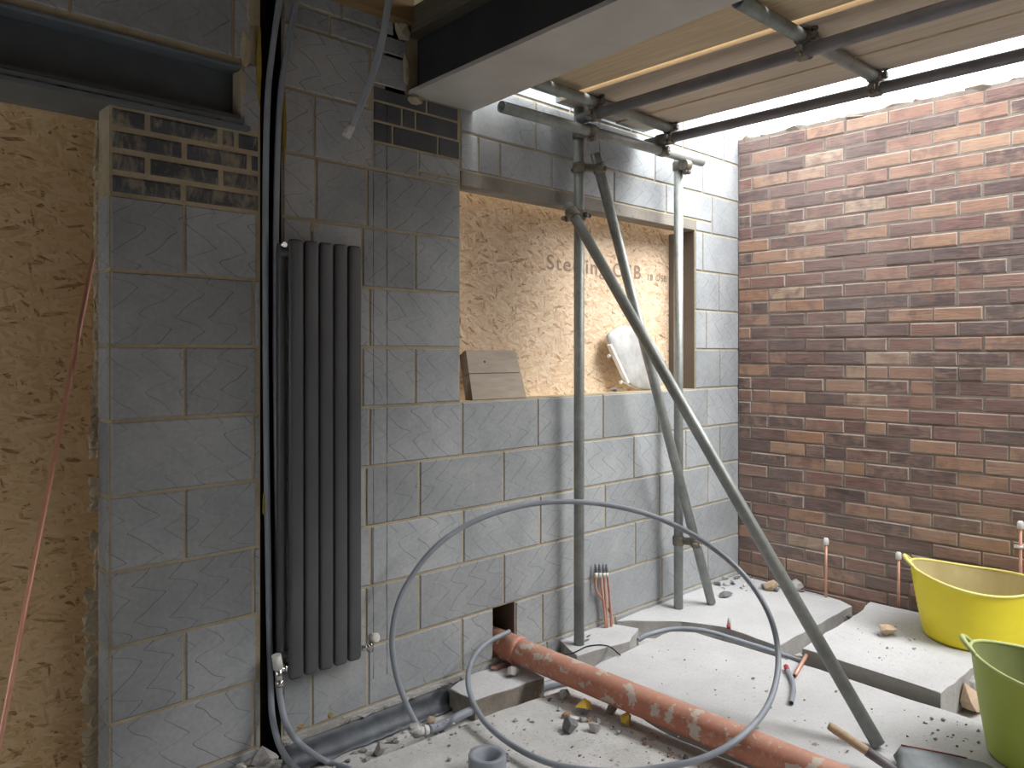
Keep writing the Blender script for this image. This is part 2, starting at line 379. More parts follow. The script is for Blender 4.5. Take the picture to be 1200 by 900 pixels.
def smooth_path(pts, n=8):
    pts = [Vector(p) for p in pts]; out = []
    for i in range(len(pts)-1):
        p0, p1, p2, p3 = pts[max(i-1, 0)], pts[i], pts[i+1], pts[min(i+2, len(pts)-1)]
        for k in range(n):
            t = k/n
            out.append(.5*((2*p1)+(p2-p0)*t+(2*p0-5*p1+4*p2-p3)*t*t+(3*p1-p0-3*p2+p3)*t**3))
    return out+[pts[-1]]
def tag(o, label, cat, group=None):
    o['label'] = label; o['category'] = cat
    if group: o['group'] = group
    return o
def struct(o): o['kind'] = 'structure'; return o
def thing(name, loc, label, cat, group=None):
    o = bpy.data.objects.new(name, None); COL.objects.link(o); o.location = loc; o.empty_display_size = .1
    return tag(o, label, cat, group)
def sub(o, label): o['label'] = label; return o

# ------------------------------------------------------------ STRUCTURE
YW, XR = 2.489, 4.277
XC = 4.281
def wx(px): return ay(px, 400, YW).x
Z = lambda j: 1.3725-.225*j

class Masonry(MB):
    def __init__(s):
        super().__init__(); s.uv = s.bm.loops.layers.uv.new('local'); s.rn = s.bm.loops.layers.uv.new('rnd'); s.un = s.bm.loops.layers.uv.new('unit')
    def unit(s, u0, u1, z0, z1, place, mi, proud=.004, depth=.03, g=.005, rough=0.0):
        """one block: a chamfered face standing proud of the mortar; place(u, d, z) maps to the room"""
        u0 += g; u1 -= g; z0 += g; z1 -= g
        if u1-u0 < .012 or z1-z0 < .012: return
        r1, r2, ou, ov = (random.random() for _ in range(4)); ch = .0035
        j = lambda: random.uniform(-rough, rough)
        q = [(u0, z0), (u1, z0), (u1, z1), (u0, z1)]; qi = [(u0+ch+abs(j()), z0+ch+abs(j())), (u1-ch-abs(j()), z0+ch+abs(j())), (u1-ch-abs(j()), z1-ch-abs(j())), (u0+ch+abs(j()), z1-ch-abs(j()))]
        back = [s.bm.verts.new(place(u, depth, z)) for u, z in q]
        mid = [s.bm.verts.new(place(u, -proud+ch, z)) for u, z in q]
        fr = [s.bm.verts.new(place(u, -proud+random.uniform(-1, 1)*rough*.4, z)) for u, z in qi]
        info = {}
        for L, src in ((back, q), (mid, q), (fr, qi)):
            for v, (u, z) in zip(L, src): info[v] = (u, z)
        s.mi = mi
        fs = [s.face(fr)]
        for k in range(4):
            k2 = (k+1) % 4
            fs.append(s.face((mid[k], mid[k2], fr[k2], fr[k]))); fs.append(s.face((back[k], back[k2], mid[k2], mid[k])))
        for f in fs:
            for l in f.loops:
                u, z = info[l.vert]
                l[s.uv].uv = (u-u0+ou*3, z-z0+ov*3); l[s.rn].uv = (r1, r2); l[s.un].uv = ((u-u0)/(u1-u0), (z-z0)/(z1-z0))

back = Masonry(); PB = lambda u, d, z: (u, YW+d, z)
def course(z0, z1, xs, mi=1, cut=(), **kw):
    for a, b in zip(xs, xs[1:]):
        for c0, c1 in (cut or ((a, b),)):
            lo, hi = max(a, c0), min(b, c1)
            if hi-lo > .02: back.unit(lo, hi, z0, z1, PB, mi, **kw)
PL, PR, CR = .722, 1.194, 1.272            # pier left, pier right, right side of the chase
WL, WR, WT, WB = 2.07, 3.811, Z(-3), Z(1)
HL, HR = 2.255, 2.388                       # pipe hole
rows = {6: [365, 431, 541, 635, 708, 775, 829], 5: [365, 428, 491, 590, 672, 744, 808], 4: [365, 434, 542.5, 632.5, 708.5, 772, 829],
        3: [365, 428, 491, 589.5, 672, 742, 803, 843], 2: [365, 432.5, 541, 629.5, 706, 771, 828], 1: [365, 424, 486, 843], 0: [368, 432.5, 827],
        -1: [365, 424, 486, 842], -2: [370, 430, 823]}
for j, pxs in rows.items():
    xs = [CR]+[wx(p) for p in pxs]+[XC]
    cut = ()
    if -2 <= j <= 1:
        xs = sorted(xs+[WL, WR]); cut = ((CR, WL), (WR, XC))
    if j == 6:
        xs = sorted(xs+[HL, HR]); cut = ((CR, HL), (HR, XC))
    course(Z(j), Z(j-1), xs, 1, cut)
course(-.10, Z(6), [CR]+[wx(p) for p in (400, 470, 545, 640, 720, 790)]+[XC], 1)
# above the window: lintel course is its own object; filler block beside it, then courses
XF = wx(834)
course(Z(-3), Z(-3)+.066, [WR, XF], 1)
course(Z(-3)+.066, Z(-4), [WL]+[wx(p) for p in (560, 585, 646, 719, 780, 834)], 1)
course(Z(-3), Z(-4), [XF, XC], 1)
course(Z(-4), Z(-5), [WL]+[wx(p) for p in (627, 702, 767, 823)]+[XC], 1)
course(Z(-5), Z(-6), [2.16]+[wx(p) for p in (590, 668, 740, 800, 847.5)]+[XC], 1)
XI = wx(437)
course(Z(-3), Z(-4), [CR, wx(368), XI], 1); course(Z(-4), Z(-5), [CR, wx(433)], 1); course(2.37, Z(-5), [wx(434), 1.80], 1)
course(Z(-5), Z(-5)+.075, [CR, wx(386), wx(448), 1.80], 1); course(Z(-5)+.075, Z(-6)+.04, [CR, wx(400), 1.74], 1)
# dark facing brick infill under the beam
course(Z(-3), 2.152, [XI, wx(490)], 1); course(Z(-3), Z(-3)+.028, [wx(490), WL], 1); course(Z(-3)+.028, 2.152, [wx(490), WL], 1)
course(2.152, 2.231, [XI, wx(460), wx(513), WL], 2); course(2.231, 2.308, [XI, wx(471), wx(487), WL-.008], 2); course(2.308, 2.365, [XI, wx(500), WL-.008], 2)
# pier
for j in range(-1, 7):
    full = j % 2 == 0
    course(Z(j), Z(j-1), [PL, wx(297 if full else 216.5), PR] if full else [PL, wx(216.5), wx(301), PR], 1)
course(-.10, Z(6), [PL, wx(217), PR], 1)
zb, hb = Z(-2), 2.088
st = (hb-zb)/4
for k, pxs in enumerate(((215,), (173, 259), (216, 292), (173, 258, 277))):
    course(zb+st*k, zb+st*(k+1), [PL]+[wx(p) for p in pxs]+[PR], 5, g=.009, rough=.007)
course(Z(-3)+.05, Z(-4)+.05, [1.128, PR], 1)
# blockwork over the left steel beam
zt = 2.325
course(zt, zt+.225, [-2.4, -1.5, -.9, -.28, wx(82), 1.10, 1.165], 1); course(zt+.225, zt+.45, [-2.4, -1.2, -.5, .2, .85, 1.165], 1)
# mortar / leaf bodies behind the block faces
back.mi = 0
D0, D1 = YW+.0015, YW+.10
for x0, x1, z0, z1 in ((CR, WL, -.12, 2.36), (CR, 1.79, 2.36, 2.80), (WL, WR, -.12, WB), (WR, XC+.1, -.12, 2.72), (WL, WR, WT+.004, 2.80), (1.70, WL, 2.36, 2.80),
                       (PL, PR, -.12, hb), (1.125, PR, hb, 2.80), (-2.4, 1.125, zt-.018, 2.80)):
    if (x0, x1) == (WL, WR) and z1 == WB:
        back.box((WL, D0, -.12), (HL, D1, WB)); back.box((HR, D0, -.12), (WR, D1, WB)); back.box((HL, D0, Z(5)), (HR, D1, WB)); back.box((HL, D0, -.12), (HR, D1, .03)); continue
    back.box((x0, D0, z0), (x1, D1, z1))
# the pier's own end face, with mortar squeezed out along its hidden back edge
back.mi = 1
for j in range(-1, 7): back.unit(YW+.002, YW+.10, Z(j), Z(j-1), lambda u, d, z: (PL+d, u, z), 1, depth=.03)
back.mi = 0
rg = random.Random(3)
z = 0
while z < 2.04:
    h = rg.uniform(.012, .035); wd = (.022 if .75 < z % 1.3 < 1.25 else .010) if z > .6 else .034
    if not (.95 < z < 1.02 or .78 < z < .86): back.chunk((PL-wd*rg.uniform(.3, .7), YW+.112, z+h/2), (wd*rg.uniform(.6, 1.1), .014, h), int(z*1000), n=18)
    z += h*.8
for z in [Z(j) for j in range(-2, 7)]:
    back.chunk((PL+.002, YW+.03, z), (.007, .05, .012), int(z*977)+5, n=14)
# lumps of mortar at the beam end and by the chase
for p, s_ in (((1.14, YW-.006, 2.36), (.025, .014, .07)), ((1.13, YW-.004, 2.25), (.016, .012, .06)), ((1.16, YW-.004, 2.52), (.02, .012, .09)), ((1.77, YW-.015, 2.60), (.05, .03, .045)), ((1.83, YW-.012, 2.345), (.05, .02, .018)), ((1.79, YW-.01, 2.46), (.02, .02, .08)), ((1.40, YW-.001, 1.80), (.035, .004, .028)), ((1.365, YW, 1.815), (.055, .003, .012))):
    back.chunk(p, s_, int(p[0]*1000+p[2]*100), n=20)
# the chase: near-black sheet behind for the recess's shade, and the pipe hole's sides
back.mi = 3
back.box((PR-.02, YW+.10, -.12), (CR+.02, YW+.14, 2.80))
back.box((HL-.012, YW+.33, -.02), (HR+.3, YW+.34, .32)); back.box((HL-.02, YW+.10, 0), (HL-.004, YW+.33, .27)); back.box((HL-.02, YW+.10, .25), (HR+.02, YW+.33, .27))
back.mi = 4
back.box((HR-.005, YW+.002, .03), (HR-.0005, YW+.32, .2465))
back.mi = 3; back.box((CR-.004, YW+.004, -.11), (CR-.0005, YW+.1, 2.79)); back.box((PR+.0005, YW+.004, -.11), (PR+.004, YW+.1, 2.79)); back.mi = 4  # thin near-black linings paint the recess's shade onto the chase sides
struct(back.build('wall_back', ['mortar', 'block', 'bluebrick', 'void', 'closer', 'pierbrick'], recalc=True))

# brick wall on the right
br = Masonry(); PRt = lambda u, d, z: (XR+d, u, z)
zj0 = CH+(414-107)/F*ax(1190, 107, XR).length*0  # joint phase is set below
d865 = ray(866, 414); zph = CH+(CY-182)/F*(XR/ray(866, 182).x)
yj = ax(1122.5, 116, XR).y
row_z = [zph-.075*k for k in range(-6, 40)]
for k, zt_ in enumerate(row_z):
    if zt_ < -.05 or zt_ > 2.66+.02: continue
    off = yj + (.1125 if k % 2 else 0) + random.uniform(-.006, .006); y = off - .225*22
    while y < YW+.3:
        y1 = y+.225
        segs = [(y, y1)]
        if random.random() < .09: segs = [(y, y+.1125), (y+.1125, y1)]
        for a, b in segs:
            lo, hi = max(a, -2.6), min(b, YW-.004)
            if hi-lo > .02: br.unit(lo+random.uniform(-.003, .003), hi+random.uniform(-.003, .003), zt_-.075+random.uniform(-.0015, .0015), zt_+random.uniform(-.0015, .0015), PRt, 1, proud=.004+random.uniform(-.0025, .004), depth=.03, g=.0048, rough=.0035)
        y = y1
br.mi = 0; br.box((XR+.0005, -2.6, -.12), (XR+.10, YW+.1, 2.652))
rg = random.Random(11)
y = -2.5
while y < YW:
    br.chunk((XR+.03+rg.uniform(-.01, .03), y, 2.652), (.05, rg.uniform(.03, .12), rg.uniform(.008, .035)), int(y*500)+9000, n=16); y += rg.uniform(.05, .14)
struct(br.build('wall_right', ['brick_mortar', 'brick']))

# floor, ceiling, unseen walls of the dim house behind the camera
fl = MB(); N = 60
fx0, fx1, fy0, fy1 = -2.5, 7.5, -2.7, 2.9
g = [[fl.bm.verts.new((fx0+(fx1-fx0)*i/N, fy0+(fy1-fy0)*j/N, -.088+random.uniform(-.006, .006))) for i in range(N+1)] for j in range(N+1)]
for j in range(N):
    for i in range(N): fl.face((g[j][i], g[j][i+1], g[j+1][i+1], g[j+1][i]), True)
struct(fl.build('floor', 'floor'))
cl = MB(); cl.box((-2.5, -2.6, 2.80), (2.05, 2.6, 2.84)); struct(cl.build('ceiling', 'joist'))
wl = MB(); wl.box((-2.5, -2.6, -.1), (-2.4, 1.2, 2.80)); wl.box((-2.5, 2.2, -.1), (-2.4, 2.7, 2.80)); wl.box((-2.5, 1.2, -.1), (-2.4, 2.2, .6)); wl.box((-2.5, 1.2, 1.8), (-2.4, 2.2, 2.80)); struct(wl.build('wall_left', 'plaster'))
wf = MB(); wf.box((-2.4, -2.7, -.1), (4.38, -2.6, 2.80)); struct(wf.build('wall_front', 'plaster'))
rv = MB(); rv.box((WR-.006, YW+.004, WB+.001), (WR-.0005, 2.664, WT-.001), .001); struct(rv.build('trim_1', 'closer'))

# window opening's lintel
lt = MB(); lt.box((WL+.002, YW-.006, Z(-3)+.002), (WR-.008, YW+.095, Z(-3)+.062), .003)
tag(lt.build('lintel', 'lintel'), 'long thin concrete lintel over the boarded window opening', 'lintel')

# ------------------------------------------------------------ OSB SHEETS
ob = MB(); ob.box((1.95, 2.665, 1.05), (3.95, 2.683, 2.20), .001)
osb = tag(ob.build('osb_sheet', 'osb'), 'bright strand board sheet closing the window opening, printed with grey lettering', 'board')
def lettering(txt, name, p0, size, xw, parent):
    cu = bpy.data.curves.new(name, 'FONT'); cu.body = txt; cu.size = size; cu.space_character = 1.18; cu.offset = .0007
    to = bpy.data.objects.new(name, cu); COL.objects.link(to); bpy.context.view_layer.update()
    me = bpy.data.meshes.new_from_object(to.evaluated_get(bpy.context.evaluated_depsgraph_get()))
    bpy.data.objects.remove(to); bpy.data.curves.remove(cu)
    xs = [v.co.x for v in me.vertices]; k = xw/(max(xs)-min(xs)); x0 = min(xs)
    bm = bmesh.new(); bm.from_mesh(me); bpy.data.meshes.remove(me); seen = set(); isl = []
    for v in bm.verts:
        if v in seen: continue
        st_, grp = [v], []; seen.add(v)
        while st_:
            q = st_.pop(); grp.append(q)
            for e in q.link_edges:
                o_ = e.other_vert(q)
                if o_ not in seen: seen.add(o_); st_.append(o_)
        isl.append([min(q.co.x for q in grp), max(q.co.x for q in grp), set(grp)])
    isl.sort(key=lambda i: i[0]); letters = []
    for a, b_, g_ in isl:                                   # an i and its dot are one letter
        if letters and a < letters[-1][1]-.25*(b_-a): letters[-1][1] = max(letters[-1][1], b_); letters[-1][2] |= g_
        else: letters.append([a, b_, g_])
    for a, b_, g_ in letters:
        mb = MB(); mp = {}
        for f in bm.faces:
            if f.verts[0] in g_:
                vs = []
                for v in f.verts:
                    if v not in mp: mp[v] = mb.bm.verts.new((p0.x+(v.co.x-x0)*k, p0.y-.0012-v.co.z, p0.z+v.co.y))
                    vs.append(mp[v])
                mb.face(vs)
        mb.build(name, 'ink', parent, recalc=False)
    bm.free()
pA, pB = ay(641, 315, 2.664), ay(751, 323, 2.664)
lettering('Sterling OSB', 'printed_letter', pA, .105, pB.x-pA.x, osb)
pA2, pB2 = ay(759, 327, 2.664), ay(781, 330, 2.664)
lettering('18 OSB', 'printed_letter', Vector((pA2.x, pA2.y, pA2.z-.005)), .05, pB2.x-pA2.x, osb)
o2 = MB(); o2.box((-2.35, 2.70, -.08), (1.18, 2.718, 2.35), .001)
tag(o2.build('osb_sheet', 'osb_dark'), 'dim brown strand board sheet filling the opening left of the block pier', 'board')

# ------------------------------------------------------------ STEEL BEAMS
t = thing('steel_beam', (-.6, YW+.06, 2.09), 'dark blue-grey steel beam bearing on the brick-topped pier', 'beam')
b = MB(); b.box((-2.4, YW-.006, 2.124), (1.1245, YW+.16, 2.136)); b.box((-2.4, YW+.060, 2.136), (1.1245, YW+.070, 2.292)); b.build('web', 'steel_mid', t)
b = MB(); b.box((-2.4, YW-.01, 2.292), (1.125, YW+.16, 2.306), .003); b.build('top_flange', 'steel_blue', t)
b = MB(); b.box((-2.4, YW-.022, 2.088), (1.15, YW+.20, 2.104), .002); b.box((-2.4, YW-.012, 2.109), (1.13, YW+.16, 2.124), .002); b.build('bottom_plate', 'steel_blue', t)
b = MB()
for px in (10, 30, 52, 92, 108, 146, 162, 190, 222, 236, 268):
    x = wx(px); b.box((x-.03, YW-.0125, 2.103), (x+.03, YW+.1, 2.1095))
b.build('weld_seam', 'steel_blue', t)

dv = Vector((-.048, -1.1, 0)).normalized()
def along(p, L): return Vector(p)+dv*L
t = thing('steel_beam', (1.97, 1.5, 2.37), 'black steel beam with a wide pale underside running out over the scaffold', 'beam')
PE = lambda x, s_, z: Vector((x, 2.53, z))+dv*s_ + Vector((-.12*s_*(x-1.826)/.32*.35, 0, 0))
b = MB()
for x0, x1, z0, z1 in ((1.812, 2.140, 2.368, 2.384),):
    lo = [PE(x0, 0, z0), PE(x1, 0, z0), PE(x1, 4.2, z0), PE(x0, 4.2, z0)]
    b.extrude(lo, (0, 0, z1-z0))
b.build('bottom_plate', 'plate', t)
b = MB(); q = [PE(1.845, 0, 2.385), PE(2.11, 0, 2.385), PE(2.11, 4.2, 2.385), PE(1.845, 4.2, 2.385)]
b.extrude(q, (0, 0, .016)); b.build('bottom_flange', 'steel', t)
b = MB(); q = [PE(1.855, 0, 2.401), PE(2.10, 0, 2.401), PE(2.10, 4.2, 2.401), PE(1.855, 4.2, 2.401)]; b.extrude(q, (0, 0, .19)); b.build('web', 'steel', t)
b = MB(); q = [PE(1.80, .03, 2.594), PE(2.12, .03, 2.594), PE(2.12, 4.2, 2.594), PE(1.80, 4.2, 2.594)]; b.extrude(q, (0, 0, .10))
tag(b.build('wall_plate', 'wallplate'), 'grey timber plate lying on top of the black steel beam', 'timber')

# joists up at the dark ceiling
jb = MB(); jb.box((1.30, YW-.05, 2.625), (1.80, YW+.09, 2.79), .003)
tag(jb.build('timber_bearer', 'joist'), 'brown timber bearer on top of the block wall, above the radiator', 'timber')
for k, (y0, lab) in enumerate(((2.12, 'brown ceiling joist nearest the block wall, left of the black beam'), (1.72, 'brown ceiling joist second from the block wall, left of the black beam'))):
    jb = MB(); jb.box((-2.3, y0, 2.62), (1.78, y0+.05, 2.798), .003); tag(jb.build('ceiling_joist', 'joist'), lab, 'joist', 'joists over the dim side')

# ------------------------------------------------------------ RADIATOR
RY = 2.40
t = thing('radiator', (1.40, 2.44, .25), 'tall anthracite column radiator of flat vertical tubes on the block wall', 'radiator')
def oval(cx, cy, w_, d_, z0, z1, name, mat, parent, seg=20):
    b = MB(); rings = []
    for z, k in ((z0, .80), (z0+.006, .97), (z0+.014, 1), (z1-.014, 1), (z1-.006, .97), (z1, .80)):
        ring = []
        for i in range(seg):
            a = 2*math.pi*i/seg; c, s_ = math.cos(a), math.sin(a)
            ring.append(b.bm.verts.new((cx+w_/2*k*math.copysign(abs(c)**.62, c), cy+d_/2*k*math.copysign(abs(s_)**.8, s_), z)))
        rings.append(ring)
    for A, B in zip(rings, rings[1:]):
        for i in range(seg): b.face((A[i], A[(i+1) % seg], B[(i+1) % seg], B[i]), True)
    b.face(rings[0][::-1]); b.face(rings[-1])
    return b.build(name, mat, parent)
RX = [1.284+.0573*k for k in range(5)]
for x in RX: oval(x, RY+.012, .0535, .026, .25, 1.735, 'front_tube', 'anthracite', t)
for x in [1.2485]: oval(x, RY+.045, .030, .030, .27, 1.722, 'side_tube', 'anthracite', t)
for z in (.33, 1.69):
    b = MB(); b.tube([(1.235, RY+.040, z), (1.545, RY+.040, z)], .017, 16); b.build('header_pipe', 'anthracite', t)
for z in (.45, 1.60):
    b = MB(); b.box((1.385, RY+.05, z-.02), (1.42, YW-.002, z+.02), .003); b.build('wall_bracket', 'anthracite', t)
p = ay(331, 287, RY+.03)
b = MB(); b.tube([p+Vector((0, -.016, 0)), p+Vector((0, .02, 0))], .009, 12); b.build('air_vent', 'chrome', t)
# valves
p = ay(325, 787, RY+.02)
b = MB(); b.tube([p+Vector((.008, 0, -.045)), p+Vector((.004, 0, .012))], [.013, .0135], 14); b.tube([p+Vector((.008, 0, -.05)), p+Vector((.008, 0, -.03))], .0165, 6)
b.tube([p, p+Vector((.028, .004, .002)), p+Vector((.05, .02, .004))], .010, 12); b.tube([p+Vector((.022, .002, .001)), p+Vector((.036, .008, .002))], .016, 6)
v1 = b.build('valve', 'chrome', t)
b = MB(); b.tube([p+Vector((.004, 0, .010)), p+Vector((-.004, 0, .056))], [.0165, .0155], 16); sub(b.build('valve_cap', 'white', v1), 'dusty white valve cap')
p = ay(432, 758, RY+.02)
b = MB(); b.tube([p+Vector((-.03, .004, 0)), p+Vector((.01, 0, 0))], .010, 12); b.tube([p+Vector((.006, 0, -.018)), p+Vector((.01, 0, .016))], .012, 6)
b.tube([p+Vector((-.008, .002, 0)), p+Vector((.002, .001, 0))], .015, 6)
v2 = b.build('valve', 'chrome', t)
b = MB(); c = p+Vector((.018, -.004, .030)); b.tube([c+Vector((-.002, .012, -.004)), c+Vector((.004, -.016, .004))], [.0165, .0165], 18); sub(b.build('valve_cap', 'white', v2), 'round white valve cap')

# ------------------------------------------------------------ GREY PIPES
def pipe(name, pts, r, mat, label, n=8, cat='pipe', seg=12, parent=None):
    b = MB(); b.tube(smooth_path(pts, n), r, seg); o = b.build(name, mat, parent)
    if label: tag(o, label, cat)
    return o
CYD = YW-.004
pipe('plastic_pipe', [ay(331, -25, CYD), ay(326, 10, CYD), ay(319, 60, CYD), ay(313.5, 120, CYD), ay(311, 250, CYD), ay(312, 500, CYD), ay(315, 700, CYD), ay(317, 800, YW+.01), ay(320, 845, 2.43), ay(331, 880, 2.34), az(352, 905, -.075), az(390, 925, -.077)], .0105, 'greypipe',
     'grey plastic pipe running down the left side of the wall chase to the floor')
pipe('plastic_pipe', [ay(350, -25, CYD), ay(346, 5, CYD), ay(336, 60, CYD), ay(328, 120, CYD), ay(324, 220, CYD), ay(323, 400, CYD), ay(325, 600, CYD), ay(326, 720, YW+.02), ay(327, 800, YW+.04), ay(328, 850, YW+.05)], .0105, 'greypipe',
     'grey plastic pipe in the wall chase closest to the radiator')
pipe('plastic_pipe', [ay(326.5, 803, RY+.02), ay(329, 822, RY+.01), ay(336, 850, 2.37), ay(352, 872, 2.30), az(380, 891, -.07), az(412, 902, -.077), az(450, 915, -.077)], .0105, 'greypipe',
     'grey plastic pipe curving from the left radiator valve onto the floor')
pts = [ad(460, -30, 2.40), ad(455, 5, 2.40), ad(447, 50, 2.41), ad(436, 90, 2.42), ad(421, 128, 2.43), ad(407, 157, 2.44)]
dp = pipe('plastic_pipe', pts, .0105, 'greypipe', 'grey plastic pipe hanging loose from the ceiling, its end taped')
b = MB(); e = Vector(pts[-1]); dd = (e-Vector(pts[-2])).normalized(); b.tube([e-dd*.03, e-dd*.01, e+dd*.004, e+dd*.012], [.0125, .014, .0145, .012], 12); b.chunk(e+Vector((-.008, -.004, .004)), (.012, .01, .012), 4)
sub(b.build('end_tape', 'whitegrey', dp), 'grubby white tape wrapped on the end')
hoop = [(490, 852, 2.80), (475, 822, 2.80), (463, 785, 2.80), (460, 740, 2.82), (474, 690, 2.86), (515, 637, 2.92), (575, 603, 2.99), (650, 588, 3.04), (730, 595, 3.06), (800, 620, 3.05), (862, 664, 3.00), (899, 715, 2.92), (912, 770, 2.80), (902, 822, 2.64), (870, 862, 2.50), (825, 888, 2.44), (770, 900, 2.445), (715, 904, 2.46), (650, 896, 2.53), (600, 873, 2.67), (565, 842, 2.84), (549, 805, 3.02), (553, 775, 3.15), (570, 754, 3.26), (597, 740, 3.36)]
hp = pipe('plastic_pipe', [ad(*p) for p in hoop], .0105, 'greypipe', 'long grey plastic pipe standing up in one big open loop in front of the wall', 10)
b = MB(); c = ad(488, 857, 2.79); b.tube([c+Vector((-.012, .0, .028)), c+Vector((.005, 0, -.014))], [.016, .0185], 12)
b.tube([c+Vector((-.004, 0, -.004)), c+Vector((.045, -.01, -.006))], [.018, .0165], 12); b.tube([c+Vector((-.016, .0, .020)), c+Vector((-.010, 0, .010))], .021, 10); b.tube([c+Vector((.026, -.006, -.005)), c+Vector((.036, -.008, -.006))], .021, 10)
sub(b.build('elbow_fitting', 'whitegrey', hp), 'pale grey push-fit elbow')
c = ad(488, 857, 2.79)
pipe('insulated_pipe', [c+Vector((.045, -.010, -.006)), az(515, 851, -.05), az(545, 836, -.052), az(575, 823, -.052), az(610, 811, -.055), az(650, 800, -.06), az(690, 789, -.062), az(718, 770, -.062), az(742, 752, -.062)], .017, 'greypipe',
     'thicker grey pipe lying in the floor channel, going under the orange drain')
pipe('plastic_pipe', [az(748, 750, -.045), az(762, 743, -.02), az(790, 737, -.004), az(825, 739, .004), az(870, 752, -.012), az(920, 768, -.035), az(975, 788, -.05), az(1030, 806, -.056), az(1075, 820, -.06), az(1110, 834, -.062)], .011, 'greypipe',
     'grey plastic pipe crossing the channel between the big slab and the slab behind')

# ------------------------------------------------------------ ORANGE DRAIN
t = thing('drain_pipe', (2.37, 1.9, .06), 'mortar-splashed terracotta drain pipe coming out of the wall hole', 'pipe')
P0 = ay(592, 757, YW); P0.z = .068
P1 = az(948, 903, .052); dr = (P1-P0).normalized()
b = MB(); b.tube([P0-dr*.22, P0+dr*.3, P0+dr*.8, P1, P1+dr*.5], .054, 28, hollow=.93); b.build('pipe_body', 'clay', t)
b = MB(); b.tube([P0-dr*.20, P0+dr*.075, P0+dr*.08, P0+dr*.10], [.059, .059, .062, .0555], 28, hollow=.93); sub(b.build('socket', 'clay', t), 'slightly wider socket at the wall')

# ------------------------------------------------------------ FLOOR SLABS
def slab(name, poly, z0, z1, label, seed, jit=.004, mats=('slab', 'slabside')):
    rg = random.Random(seed); pts = []
    n = len(poly)
    for k in range(n):
        a, b_ = Vector(poly[k]), Vector(poly[(k+1) % n]); m = max(1, int((b_-a).length/.06))
        for i in range(m):
            q = a.lerp(b_, i/m); pts.append((q.x+rg.uniform(-jit, jit), q.y+rg.uniform(-jit, jit)))
    b = MB(); b.prism(pts, z0, z1, 0, 1)
    es = [e for e in b.bm.edges if all(abs(v.co.z-z1) < 1e-6 for v in e.verts)]
    r = bmesh.ops.bevel(b.bm, geom=es, offset=.004, segments=1, affect='EDGES')
    o = b.build(name, mats); return tag(o, label, 'slab')
P2 = lambda px, py, z=0: tuple(az(px, py, z)[:2])
ZB = -.088
yb = YW-.006; xr = 4.175
slab('floor_slab', [P2(724, 727), (ay(735, 700, yb).x, yb), (4.25, yb), (4.25, 2.05), P2(985, 703), P2(998, 710), P2(912, 757), P2(850, 735), P2(800, 728)], ZB, 0, 'pale concrete floor slab in the back corner, under the second scaffold pole', 1)
slab('floor_slab', [P2(1012, 715, .045), P2(940, 759, .045), P2(1103, 812, .045), P2(1138, 784, .045), P2(1172, 766, .045), (xr, P2(1172, 766)[1]-.15), (xr, P2(1012, 715)[1]-.02)], ZB, .045, 'pale concrete floor slab under the yellow tub by the brick wall', 2)
slab('floor_slab', [P2(785, 740), P2(815, 741), P2(860, 755), P2(904, 768), P2(961, 785), P2(1058, 817), P2(1150, 846), P2(1260, 885), (2.75, .35), (2.42, .62), tuple((P1+dr*.1+Vector((.075, 0, 0)))[:2]), tuple((P0+dr*.62+Vector((.07, 0, 0)))[:2]), P2(695, 781)], ZB, 0, 'largest pale concrete floor slab, right of the orange drain', 3)
slab('floor_slab', [P2(650, 745), P2(668, 739), (ay(695, 700, yb).x, yb), (ay(712, 700, yb).x, yb), P2(748, 736), P2(738, 751), P2(700, 762), P2(675, 768)], ZB, 0, 'small pale slab under the first scaffold pole at the block wall', 4)
slab('floor_slab', [P2(527, 806), P2(552, 789), P2(600, 776), P2(638, 792), P2(600, 806), P2(556, 819)], ZB, -.002, 'broken grey slab end under the orange drain near the wall hole', 5, .004, ('slab', 'cutside'))
slab('floor_slab', [P2(512, 862, -.03), P2(590, 832, -.03), P2(650, 812, -.03), P2(690, 800, -.03), tuple((P0+dr*.85+Vector((.01, 0, 0)))[:2]), tuple((P1+dr*.3+Vector((.03, 0, 0)))[:2]), (1.9, .55), (1.15, 1.0), P2(392, 905, -.03), P2(430, 893, -.03)], ZB, -.03, 'dusty concrete slab in the foreground, left of the orange drain', 6, .006, ('floor', 'slabside'))

# damp-proof membrane along the wall foot
b = MB(); A = ay(334, 868, YW-.012); Bq = ay(524, 800, YW-.012)
n = 26; rows_ = []
for i in range(n+1):
    x = A.x+(Bq.x-A.x)*i/n; rows_.append([b.bm.verts.new((x, YW-.012-d+random.uniform(-.003, .003), z+random.uniform(-.003, .003))) for d, z in ((0, .008), (.004, -.03), (.010, -.062), (.035, -.078), (.055, -.080))])
for A_, B_ in zip(rows_, rows_[1:]):
    for k in range(4): b.face((A_[k], B_[k], B_[k+1], A_[k+1]), True)
o = b.build('damp_proof_membrane', 'dpc'); md = o.modifiers.new('thick', 'SOLIDIFY'); md.thickness = .003; md.offset = 0
tag(o, 'strip of black plastic membrane along the wall foot below the radiator', 'membrane')
b = MB(); b.box((1.272, YW-.02, .0), (2.10, YW+.02, .012)); 
rg = random.Random(21)
for i in range(26): b.chunk((1.29+i*.031, YW-.014+rg.uniform(-.006, .006), .006), (.024, .014, .010), 300+i, n=10)
tag(b.build('mortar_bed', 'stone'), 'crumbly mortar line along the foot of the block wall above the membrane', 'mortar')

